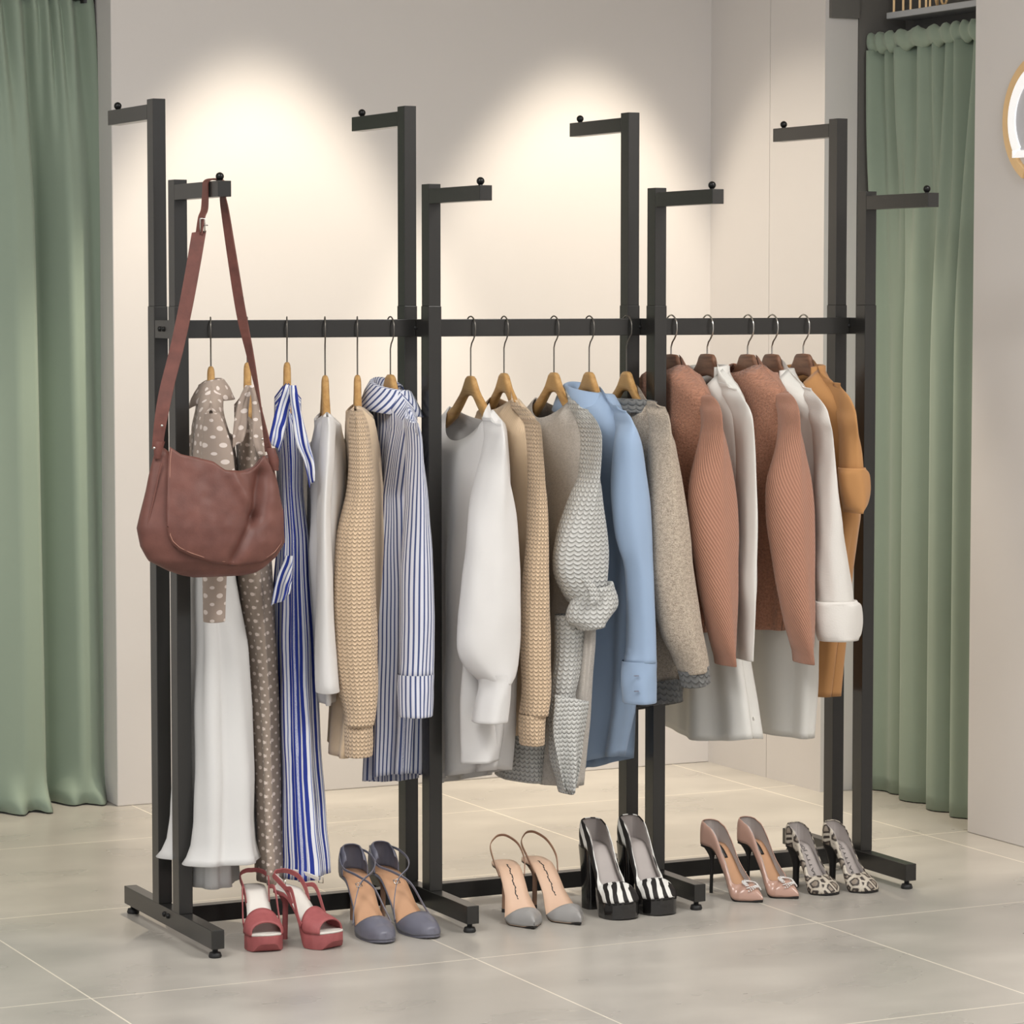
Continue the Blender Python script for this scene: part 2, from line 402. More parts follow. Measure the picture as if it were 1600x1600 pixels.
def make_right_curtain():
    xb = 2.55
    zt = on(1360, 62, 0, xb)[2]; zb = on(1360, 84, 0, xb)[2]
    y0, y1 = EY - .012, RY - .1
    root = thing('curtain', 'sage green gathered curtain closing the fitting booth beside the right wall', 'curtain', (xb, (y0 + y1) / 2, 0))
    yp = lambda px: on(px, 1250, 0, xb)[1]
    kp = [1330, 1350, 1385, 1415, 1425, 1428, 1436, 1455, 1470, 1478, 1482, 1490, 1502, 1516, 1524, 1530, 1560]
    kd = [.0, .01, .035, .02, .0, .05, .07, .055, .03, .02, .08, .095, .085, .06, .05, .1, .08]
    ky = [yp(q) for q in kp]
    n, m = 260, 50; rows, uvs = [], []
    for i in range(m + 1):
        t = i / m; z = lerp(zb, .003, t); row = []; uv = []
        for j in range(n + 1):
            s = j / n; y = lerp(y0, y1, s)
            big = sum(interp(-y + q, [-v for v in ky], kd) for q in (-.008, -.004, 0, .004, .008)) / 5
            fine = .014 * math.sin(s * 70 + 1.5 * math.sin(s * 13)) + .009 * math.sin(s * 37 + 1)
            mid = .02 * math.sin(s * 31 + .6 + .8 * math.sin(5 * s))
            a = smooth(.0, .2, t); b = smooth(-.05, .4, t)
            d = fine * 1.25 * (1 - smooth(.0, .45, t)) + mid * a * (1 - b) * .5 + big * b + .045 * (1 - b) + .008 * math.sin(s * 44 + 2 * math.sin(s * 9)) * b + .0
            row.append((xb - d, y, z)); uv.append((s * 1.3, z))
        rows.append(row); uvs.append(uv)
    build('drape', MB().grid(rows, uvs=uvs), M['green'], root, solid=.003)
    rows, uvs = [], []                                    # the ruffled rod pocket
    for i in range(17):
        q = 2 * PI * i / 16; row = []; uv = []
        for j in range(301):
            s = j / 300; y = lerp(y0, y1, s)
            r = .022 + .0055 * math.sin(s * 90 + 3 * math.sin(s * 11) + 1.2 * math.sin(q)) + .004 * nz(s * 40, math.cos(q) * 2, math.sin(q) * 2)
            row.append((xb - .05 + r * math.cos(q) * .75, y, (zt + zb) / 2 + (r * 1.0 + (zt - zb) * .12) * math.sin(q))); uv.append((s * 1.3, q * .03))
        rows.append(row); uvs.append(uv)
    build('rod_pocket', MB().grid(rows, uvs=uvs), M['green'], root)
    build('curtain_rod', MB().tube([(xb - .05, y0 + .01, (zt + zb) / 2), (xb - .05, y1, (zt + zb) / 2)], .01, 12), M['metal'], root)
make_right_curtain()

def make_fitting_sign():
    xs = 2.6
    a = on(1385, 20, 0, xs - .07); b = on(1523, 3.5, 0, xs - .07)
    z = a[2]
    root = thing('fitting_sign', 'gold FITTING lettering on a grey ledge above the right curtain', 'sign', (xs, (a[1] + b[1]) / 2, z - .01))
    build('ledge', MB().box(xs - .07, 2.62, b[1] - .2, a[1], z - .018, z), M['wall_blue'], root, smooth=False, bevel=.002)
    y = on(1397, 12, 0, xs - .05)[1]; ye = on(1482, 5, 0, xs - .05)[1]
    H, Wd = .085, .034                                            # slim strokes
    arc = [(.5 + .5 * math.cos(q), .5 + .5 * math.sin(q)) for q in (math.radians(a) for a in range(50, 331, 20))] + [(1, .45), (.6, .45)]
    strokes = {'F': [[(0, 0), (0, 1), (1, 1)], [(0, .55), (.8, .55)]], 'I': [[(.1, 0), (.1, 1)]], 'T': [[(.5, 0), (.5, 1)], [(0, 1), (1, 1)]],
               'N': [[(0, 0), (0, 1), (1, 0), (1, 1)]], 'G': [arc]}
    adv = {'F': 1.25, 'I': .65, 'T': 1.3, 'N': 1.45, 'G': 1.3}
    k = (y - ye) / (sum(adv[c] for c in 'FITTING') - .2)
    for c in 'FITTING':
        mb = MB()
        for st in strokes[c]: mb.tube([(xs - .05, y - p * k, z + q * H + .001) for p, q in st], .0042, 4)
        build('letter', mb, M['gold'], root, smooth=False)
        y -= k * adv[c]
make_fitting_sign()
def make_round_sign():
    c = on(1633, 185, 0, WX); cy, cz = c[1], c[2]
    R = .168
    root = thing('round_sign', 'round lit white and gold sign cropped at the right edge of the photo', 'sign', (WX, cy, cz))
    def ringpart(r0, r1, x0, x1, a0, a1, n=72):
        rows = []
        for i in range(n + 1):
            q = lerp(a0, a1, i / n)
            rows.append([(x, cy + r * math.sin(q), cz + r * math.cos(q)) for r, x in ((r0, x0), (r1, x0), (r1, x1), (r0, x1))])
        mb = MB().grid(rows, True); mb.cap(rows[0], True); mb.cap(rows[-1]); return mb
    g = math.radians(128)
    build('gold_ring', ringpart(R - .024, R, WX - .012, WX, -PI + .5, PI - .5), M['gold'], root, smooth=False)
    build('gold_plate', ringpart(R - .035, R - .012, WX - .01, WX, PI - .47, PI + .47), M['gold'], root, smooth=False)
    mb = ringpart(R - .056, R - .026, WX - .014, WX - .004, -g, g)
    for sgn in (-1, 1):
        q = sgn * g; r = R - .037
        y, z = cy + r * math.sin(q), cz + r * math.cos(q)
        mb.box(WX - .014, WX - .004, min(y - sgn * .035, y + sgn * .018), max(y - sgn * .035, y + sgn * .018), z - .014, z + .004)
    build('lit_ring', mb, M['glow'], root, smooth=False)
    build('sign_face', MB().grid([[(WX - .008, cy + r * math.sin(2 * PI * j / 48), cz + r * math.cos(2 * PI * j / 48)) for j in range(48)] for r in (R - .05, .001)], True), M['grey_disc'], root, smooth=False, solid=.004)
make_round_sign()

#%%RACK
# ------------------------------------------------------------------ the clothing rack
FX = [0, .60477, 1.18488, 1.76375]; W, D, G = .0296, .0396, .1328
ZR0, ZR1 = 1.3245, 1.3643; RAILY = (D + G) / 2
def make_rack():
    r = thing('clothing_rack', 'tall dark grey steel clothing rack with four pairs of armed posts', 'clothing rack', (.9, RAILY, 0))
    m = M['metal']; HR, HF = 1.85, 1.6686
    for i, x in enumerate(FX):
        e = .0012
        build('foot', MB().box(x, x + W, -.1985, G + D + .1989, .0211, .0618), m, r, smooth=False, bevel=.0012)
        for y in (-.18, G + D + .18):
            build('levelling_foot', MB().lathe((x + W / 2, y, 0), [(.013, 0), (.0145, .003), (.012, .011), (.006, .012), (.006, .022)], 16), M['rubber'], r)
        for y, top, arm, hat, ye in ((0, HF, -1, 1.6577, -.267), (G, HR, 1, 1.8391, G + D + .2665)):
            build('post', MB().box(x - e, x + W + e, y - e, y + D + e, .0618, 1.3946), m, r, smooth=False, bevel=.0012)
            build('upper_post', MB().box(x, x + W, y, y + D, 1.3946, top), m, r, smooth=False, bevel=.001)
            a = build('arm', MB().box(x, x + W, min(ye, y if arm < 0 else y + D), max(ye, y if arm < 0 else y + D), hat - .0333, hat), m, r, smooth=False, bevel=.001)
            yb = ye + (.028 if arm < 0 else -.028)
            s = build('ball_stop', MB().ball((x + W / 2, yb, hat + .0095), .0088).lathe((x + W / 2, yb, hat - .001), [(.005, 0), (.005, .004)], 12), M['bolt'], a, local=True)
            s.location = -Vector(r['_o'])
        c = build('cross_plate', MB().box(x, x + W, D, G, ZR0, ZR1), m, r, smooth=False, bevel=.001)
        ys = (RAILY - .012, RAILY + .012)
        for y in ys:
            for z, xx in ((1.345, x), (.045, x)):
                rows = [[(xx - t, y + q * math.cos(2 * PI * j / 14), z + q * math.sin(2 * PI * j / 14)) for j in range(14)] for q, t in ((.006, 0), (.006, .002), (.0045, .0045), (.0006, .0055))]
                build('bolt', MB().grid(rows, True), M['bolt'], r)
    # bolts through the inner plates beside the rail ends
    for x in FX[1:]:
        for z in (1.345, .045):
            build('bolt', MB().ball((x - .003, G - .012, z), .007, 10), M['bolt'], r)
    for i in range(3):
        build('hanging_rail', MB().box(FX[i] + W, FX[i + 1], RAILY - .015, RAILY + .015, ZR0, ZR1), m, r, smooth=False, bevel=.0012)
        build('base_rail', MB().box(FX[i] + W, FX[i + 1], RAILY - .015, RAILY + .015, .0235, .0618), m, r, smooth=False, bevel=.0012)
make_rack()

#%%HANGERS
# ------------------------------------------------------------------ hangers
OAK = ([0, .012, .018, .024, .034, .046, .06, .085, .115, .138, .148],
       [0, -.0006, -.004, -.014, -.029, -.041, -.052, -.071, -.086, -.1, -.108],
       [-.046, -.047, -.049, -.052, -.06, -.071, -.083, -.103, -.117, -.126, -.12])
WAL = ([0, .028, .034, .038, .045, .055, .07, .1, .135, .155, .165],
       [0, -.0015, -.006, -.014, -.024, -.034, -.046, -.066, -.083, -.094, -.101],
       [-.052, -.056, -.059, -.063, -.069, -.077, -.088, -.106, -.118, -.122, -.116])
def make_hanger(prof, neck, wood_m, hook_m, label, loc, rotz, group, flat):
    """local frame: x along the shoulders, origin on the rail top"""
    r = thing('clothes_hanger', label, 'hanger', loc, group, rotz)
    us, tp, bt = prof; rows = []
    st = [-u for u in us[::-1]] + us[1:]
    for u in st:
        t = interp(abs(u), us, tp); b = interp(abs(u), us, bt)
        hh = (t - b) / 2; zc = (t + b) / 2 - neck; th = interp(abs(u), [0, .03, .1, .165], [.0085, .0085, .01, .01] if not flat else [.0075, .007, .008, .009])
        if abs(u) > (.146 if not flat else .163): th *= .6
        rows.append([(u, th * math.copysign(abs(math.sin(q)) ** .7, math.sin(q)), zc + hh * math.copysign(abs(math.cos(q)) ** .75, math.cos(q))) for q in (2 * PI * j / 20 for j in range(20))])
    mb = MB().grid(rows, True); mb.cap(rows[0], True); mb.cap(rows[-1])
    build('hanger_body', mb, wood_m, r, local=True)
    R = .0255 if not flat else .028; z0 = -.0194 if not flat else -.0205
    pts = [(-R, 0, z0 - .018), (-R, 0, z0 - .006)] + [(-R * math.cos(q), 0, z0 + R * math.sin(q)) for q in (PI * k / 12 for k in range(1, 12))] + \
          [(R, 0, z0 - .004), (R * .93, 0, z0 - .016), (R * .6, 0, z0 - .027), (R * .22, 0, z0 - .036), (0, 0, z0 - .048), (0, 0, z0 - .06), (0, 0, -neck - .01)]
    build('hook', MB().tube(pts, .0017 if not flat else .002, 8), hook_m, r, local=True)
    return r
HX = [329.5, 386.5, 448.5, 508, 558.5, 610, 735.5, 787.5, 865.5, 920.5, 979, 1048.5, 1105, 1168, 1206, 1255]
HN = [572, 566, 563, 586, 585, 581, 587, 582, 580, 580, 580, 553, 552, 553, 552, 552]
PH = [20.5, 21, 21.5, 21, 22.5, 4, 0, 3, 0, 0, 0, 0, 0, 0, 0, 0]
HLAB = ['beech hanger inside the dotted blouse, nearest the left end post', 'beech hanger holding the dotted taupe dress, partly behind the bag strap',
        'beech hanger seen edge-on in the royal blue striped dress', 'beech hanger in the slim white top, left of the beige knit sweater',
        'beech hanger in the beige knit sweater of the left bay', 'beech hanger under the pinstriped shirt collar',
        'beech hanger in the white sweatshirt, first in the middle bay', 'beech hanger in the beige knit sweater of the middle bay',
        'beech hanger arched above the grey cardigan neckline', 'beech hanger rising from the light blue shirt collar',
        'beech hanger in the taupe tweed jacket, last in the middle bay', 'walnut hanger in the left terracotta sweater beside the post',
        'walnut hanger behind the white shirt collar, second in the right bay', 'walnut hanger in the right terracotta sweater, third from the left in its bay',
        'walnut hanger in the white linen coat', 'walnut hanger in the camel shirt, farthest right']
HG = []   # world data of each hanger: X, neck height, direction
protos = {}
for i in range(16):
    p = on(HX[i], HN[i], 1, RAILY); phi = math.radians(PH[i]); neck = ZR1 - p[2]
    HG.append((p[0], p[2], phi))
    kind = ('w' if i > 10 else 'o') + ('%.2f' % neck)
    loc = (p[0], RAILY, ZR1); rz = math.atan2(-math.cos(phi), -math.sin(phi))
    grp = 'walnut hangers in the right bay' if i > 10 else 'beech hangers on the rail'
    if kind not in protos:
        protos[kind] = make_hanger(WAL if i > 10 else OAK, neck, M['walnut'] if i > 10 else M['oak'], M['chrome'] if i > 10 else M['hook'], HLAB[i], loc, rz, grp, i > 10)
    else: copy_thing(protos[kind], loc, rz, HLAB[i])

#%%GARMENT_LIB
# ------------------------------------------------------------------ garment makers
def solve(px0, px1, py, Yc, phi, a=None, b=None):
    """width seen between two pixels at plane Y=Yc -> centre and the missing half axis of the oval section"""
    c = on((px0 + px1) / 2, py, 1, Yc); Wd = (px1 - px0) / 2 / CAM['f'] * depth(c)
    th = sight(c) - phi; s, k = abs(math.sin(th)), abs(math.cos(th))
    if a is None: a = math.sqrt(max(Wd ** 2 - (b * k) ** 2, (.35 * Wd) ** 2)) / max(s, .12)
    else: b = math.sqrt(max(Wd ** 2 - (a * s) ** 2, (.35 * Wd) ** 2)) / k
    return c, a, b
def axes(phi): return np.array([-math.sin(phi), -math.cos(phi), 0]), np.array([math.cos(phi), -math.sin(phi), 0])
def densify(rows, k):
    A = np.array(rows, float); out = []
    sp = spline(A, k) if len(A) > 2 else [lerp(A[0], A[1], t / k) for t in range(k + 1)]
    return sp
def sleeve_rings(rows, Yc, phi, a, n=44, fold=.045, nf=3, seed=0., k=5, crump=.005, tilt=0., pw=1.08, tiltu=0., head=0.):
    """rows (py, xl, xr[, Yc]) -> rings of an oval tube, top to bottom"""
    R = densify([(r[0], r[1], r[2], r[3] if len(r) > 3 else Yc, r[4] if len(r) > 4 else a) for r in rows], k)
    uD, vD = axes(phi); out = []; m = len(R)
    for i, (py, xl, xr, yc, aa) in enumerate(R):
        c, A, B = solve(xl, xr, py, yc, phi, a=aa); t = i / (m - 1); ring = []
        for j in range(n + 1):
            q = PI + 2 * PI * (j % n) / n
            f = 1 + fold * smooth(0, .35, t) * (math.sin(nf * q + seed + 2.5 * t + math.sin(3 * t + seed)) + .5 * math.sin((nf + 3) * q + 2 * seed - 3 * t))
            cu, sv = math.cos(q), math.sin(q)
            u = A * math.copysign(abs(cu) ** pw, cu) * f; v = B * math.copysign(abs(sv) ** pw, sv) * (1 + (f - 1) * .45)
            p = c + uD * u + vD * v
            d = crump * (nz(p[0] * 17 + seed * 3, p[1] * 17, p[2] * 4.5) + .45 * nz(p[0] * 34 + seed, p[1] * 34, p[2] * 13)) * smooth(-.05, .25, t)
            p = p + (uD * cu + vD * sv) * d
            p[2] += tilt * v + tiltu * u - head * max(0., u) * (1 - smooth(.0, .16, t))
            ring.append(p)
        out.append(ring)
    return out
def ring_uv(rings):
    n = len(rings[0]) - 1; per = np.mean([sum(np.linalg.norm(np.array(r[j]) - np.array(r[j + 1])) for j in range(n)) for r in rings])
    return [[(j * per / n, p[2]) for j, p in enumerate(r)] for r in rings]
def close_uv(rings): return ring_uv(rings)
def sleeve(parent, rows, mat, Yc=-.14, phi=0., a=.05, cap=True, ret=True, name='sleeve', solid=0., sub=0, **kw):
    if cap:                                                        # sleeve head: narrow where it meets the shoulder
        q = list(rows[0]); wd = q[2] - q[1]
        rows = [tuple([q[0] - 7, q[1] + .3 * wd, q[1] + .52 * wd] + q[3:]), tuple([q[0] - 3, q[1] + .1 * wd, q[1] + .78 * wd] + q[3:]), tuple([q[0] + 3] + q[1:])] + list(rows[1:])
    R = sleeve_rings(rows, Yc, phi, a, head=.6 if cap else 0., **kw)
    if cap:
        i = parent['_i']; X, zn, ph_ = HG[i]; prof = WAL if i > 10 else OAK; uD, vD = axes(ph_)
        r0 = np.array(R[0]); c = r0.mean(0); o = np.array([X, RAILY, 0]); uc = float((c - o) @ uD); ut = max(.06, uc - .075)
        T = o + uD * ut; T[2] = zn + interp(ut, prof[0], prof[1]) + .0 - parent['_drop']
        hw = max(1e-4, np.abs((r0 - c) @ vD).max())
        for f in (.08, .18, .3, .42, .55, .68, .8, .9, 1.):
            cc = np.array([lerp(c[0], T[0], f ** 1.8), lerp(c[1], T[1], f ** 1.8), lerp(c[2], T[2], math.sin(f * PI / 2))])
            ring = []
            for p in r0:
                d = p - c; du, dv = float(d @ uD), float(d @ vD)
                zz = -.6 * max(du, 0) - .6 * f * min(du, 0) - .016 * (dv / hw) ** 2 * f
                ring.append(tuple(cc + uD * du * (1 - .55 * f ** 1.4) + vD * dv * math.sqrt(max(.04, 1 - .97 * f * f)) + np.array([0, 0, zz])))
            R.insert(0, ring)
        r1 = np.array(R[0]); R.insert(0, [tuple(r1.mean(0) + (p - r1.mean(0)) * .1) for p in r1])
    if ret:
        r0 = np.array(R[-1]); c = r0.mean(0)
        for f, dz in ((.96, -.0015), (.9, .001), (.85, .03), (.5, .06), (.02, .06)): R.append([tuple(c + (p - c) * f + np.array([0, 0, dz])) for p in r0])
    return build(name, MB().grid(R, False, ring_uv(R)), mat, parent, solid=solid, sub=sub)
def far_sleeve(parent, X, phi, top, bot, mat, a=.045, b=.055, name='sleeve', u0=-.2, u1=-.23):
    uD, vD = axes(phi); o = np.array([X, RAILY, 0]); R = []
    for i in range(16):
        t = i / 15; z = lerp(top, bot, t); f = 1 if i else .3
        c = o + uD * lerp(u0, u1, t); c[2] = z
        R.append([c + uD * (a * f * lerp(1, .8, t) * math.cos(q)) + vD * (b * f * lerp(1, .75, t) * math.sin(q)) for q in (2 * PI * (j % 20) / 20 for j in range(21))])
    return build(name, MB().grid(R, False, ring_uv(R)), mat, parent, solid=.002)
def body(parent, i, rows, mat, b, nw=.07, scoop=(.05, .05), fold=(4, .012), tilt=0., bn=.04, drop=0., name='body', m=44, n=96, seed=0., Yc=None, wav=.0, given='b', solid=.002, neckz=None, hemfn=None, twist=0.):
    """hanging garment body. i: hanger index. rows (py, xl, xr) from the shoulder ends to the hem. scoop=(back -x side, front +x side)"""
    X, zn, phi = HG[i]; prof = WAL if i > 10 else OAK; parent['_drop'] = drop
    uD, vD = axes(phi); Yc = RAILY if Yc is None else Yc
    zs, As, Bs, Vs, Us = [], [], [], [], []
    for k, r in enumerate(rows):
        bb = b[k] if isinstance(b, (list, tuple)) else b
        c, a_, b_ = solve(r[1], r[2], r[0], Yc, phi, **({'b': bb} if given == 'b' else {'a': bb}))
        d = c - np.array([X, RAILY, 0])
        zs.append(c[2]); As.append(a_); Bs.append(b_); Vs.append(float(d @ vD)); Us.append(float(d @ uD))
    o = np.argsort(zs); zs = np.array(zs)[o]; As = np.array(As)[o]; Bs = np.array(Bs)[o]; Vs = np.array(Vs)[o]; Us = np.array(Us)[o]
    ash = As[-1]
    def top(u):
        au = abs(u)
        return zn + interp(max(au, nw), prof[0], prof[1]) + .012 - drop - max(0, au - .16) * .55
    cols = []
    for j in range(n):
        q = 2 * PI * j / n; cu, sv = math.cos(q), math.sin(q)
        ut = ash * cu; zt = top(ut)
        side = 0 if sv < 0 else 1; neck = abs(ut) < nw
        if neck: zt -= scoop[side] * (1 - (ut / nw) ** 2) ** .7
        zh = zs[0] + tilt * As[0] * cu + (hemfn(cu, sv) if hemfn else 0)
        col = []
        for k in range(m + 1):
            s = (k / m) ** .85; z = lerp(zt, zh, s); d = max(0, zt - z)
            A, B = interp(z, zs, As), interp(z, zs, Bs); vc, uc = interp(z, zs, Vs), interp(z, zs, Us)
            if z > zs[-1]:                                            # above the shoulder ends: settle onto the hanger
                w = smooth(zs[-1], zs[-1] + .06, z); vc *= 1 - w; uc *= 1 - w
            kk = 0.
            if neck: kk = min(1., bn / max(B, .01)) * math.sqrt(max(0, 1 - (ut / nw) ** 2))
            cl = max(min(1, math.sqrt(d / .026)), kk)
            g = smooth(.04, .5, s)
            fo = fold[1] * g * (math.sin(fold[0] * q * 2 + seed + 1.5 * s) + .5 * math.sin(fold[0] * 3.3 * q + 2 * seed - 2 * s))
            fo += .004 * nz(ut * 9 + seed, z * 7, side * 5 + seed)
            v = (B * sv * cl + vc) + fo * (abs(sv) ** .5) * (1 if sv > 0 else -1) * cl
            u = A * cu + uc + fo * .5 * cu
            v += twist * u * s
            p = np.array([X, RAILY, z]) + uD * u + vD * v
            col.append(p)
        cols.append(col)
    rings = [[cols[j][k] for j in range(n)] for k in range(m + 1)]
    mid = rings[m // 2]; acc = [0.]
    for j in range(1, n): acc.append(acc[-1] + np.linalg.norm(np.array(mid[j]) - np.array(mid[j - 1])))
    uvs = [[(acc[j], r[j][2]) for j in range(n)] for r in rings]
    return build(name, MB().grid(rings, True, uvs), mat, parent, solid=solid)
def collar(parent, i, mat, nw=.062, bv=.045, stand=.028, fall=.048, out=.016, gap=.5, front=1, z=None, tip=.02, name='collar', lift=0., sx=1., lean=.0):
    """shirt collar standing on the neck and folding over; front=+1 opens toward +x"""
    X, zn, phi = HG[i]; prof = WAL if i > 10 else OAK; uD, vD = axes(phi)
    zb = (zn + interp(nw, prof[0], prof[1]) + .004) if z is None else z
    rows, uvs = [], []; n = 40
    for k in range(n + 1):
        q = lerp(-PI + gap, PI - gap, k / n)                 # q=0 at the back of the neck
        du, dv = math.sin(q), -math.cos(q) * front
        e = abs(q) / PI; row = []; uv = []
        zbase = zb - .02 * e ** 3 - lean * nw * du
        for j, (o, h) in enumerate(((-.004, -.012), (0, 0), (.0015, stand * .6), (.003, stand * .93), (.006, stand * 1.02), (.0105, stand * .95), (out * .8, stand - fall * .4), (out + .004 * e, stand - fall * .72), (out + .006 + .012 * e ** 4, stand - fall - tip * e ** 5))):
            p = np.array([X, RAILY, zbase + h + lift * (1 - e)]) + uD * (nw + o) * du * sx + vD * (bv + o) * dv
            row.append(p); uv.append((q * .06, -j * .012))
        rows.append(row); uvs.append(uv)
    return build(name, MB().grid(rows, uvs=uvs), mat, parent, solid=.0025)
def cuff(parent, rows, mat, name='cuff', **kw):
    kw.setdefault('k', 6); kw.setdefault('crump', .001)
    return sleeve(parent, rows, mat, cap=False, name=name, **kw)
def rolled(parent, ring_rows, mat, Yc, phi, a, r=.008, name='rolled_cuff', tilt=0., lump=.004, seed=0.):
    """turned-up cuff: a thick band that rolls over at both edges"""
    R = sleeve_rings(ring_rows, Yc, phi, a, k=4, crump=lump, seed=seed, tilt=tilt)
    C = [np.mean(np.array(x), 0) for x in R]
    f = lambda ring, c, s, dz: [tuple(c + (np.array(p) - c) * s + np.array([0, 0, dz])) for p in ring]
    L = [f(R[0], C[0], .78, -.004), f(R[0], C[0], .88, .003), f(R[0], C[0], .96, .004)] + R + [f(R[-1], C[-1], .97, -.005), f(R[-1], C[-1], .9, -.005), f(R[-1], C[-1], .84, .0), f(R[-1], C[-1], .8, .02), f(R[-1], C[-1], .6, .05)]
    return build(name, MB().grid(L, False, ring_uv(L)), mat, parent)
def panel(parent, L, Rr, Y, bulge, mat, name='panel', n=26, wave=.006, nw=2.5, seed=0., axis=1, solid=.002, rot=0.):
    """free hanging piece of cloth between two edge lines, bellied toward the camera side"""
    A = spline([(x, y, Y if not isinstance(Y, (list, tuple)) else Y[k]) for k, (x, y) in enumerate(L)], 8)
    B = spline([(x, y, Y if not isinstance(Y, (list, tuple)) else Y[k]) for k, (x, y) in enumerate(Rr)], 8)
    rows, uvs = [], []; m = len(A)
    for i in range(m):
        t = i / (m - 1); row = []; uv = []; dist = 0; last = None
        for j in range(n + 1):
            s = j / n; p = on(lerp(A[i][0], B[i][0], s), lerp(A[i][1], B[i][1], s), axis, lerp(A[i][2], B[i][2], s))
            d = bulge * math.sin(PI * s) ** .7 + wave * (.25 + t) * math.sin(nw * 2 * PI * s + seed + 2 * t) + .003 * nz(s * 4 + seed, t * 4, 2)
            p = p + (np.array([0, -d, 0]) if axis == 1 else np.array([-d, 0, 0]))
            if last is not None: dist += math.hypot(p[0] - last[0], p[1] - last[1])
            last = p; row.append(p); uv.append((dist + seed, p[2]))
        rows.append(row); uvs.append(uv)
    return build(name, MB().grid(rows, uvs=uvs), mat, parent, solid=solid)
def garment(name, i, label, cat, group=None):
    X, zn, phi = HG[i]
    g = thing(name, label, cat, (X, RAILY, zn - .08), group); g['_i'] = i; g['_drop'] = 0.; return g
def buttons(parent, pts, r=.005, mat=None, nrm=(-1, 0, 0)):
    for p in pts:
        rows = [[(p[0] - t, p[1] + q * math.cos(2 * PI * j / 12), p[2] + q * math.sin(2 * PI * j / 12)) for j in range(12)] for q, t in ((r, 0), (r, .0015), (r * .8, .0022), (r * .5, .0016), (.0003, .0016))]
        build('button', MB().grid(rows, True), mat or M['pale'], parent)

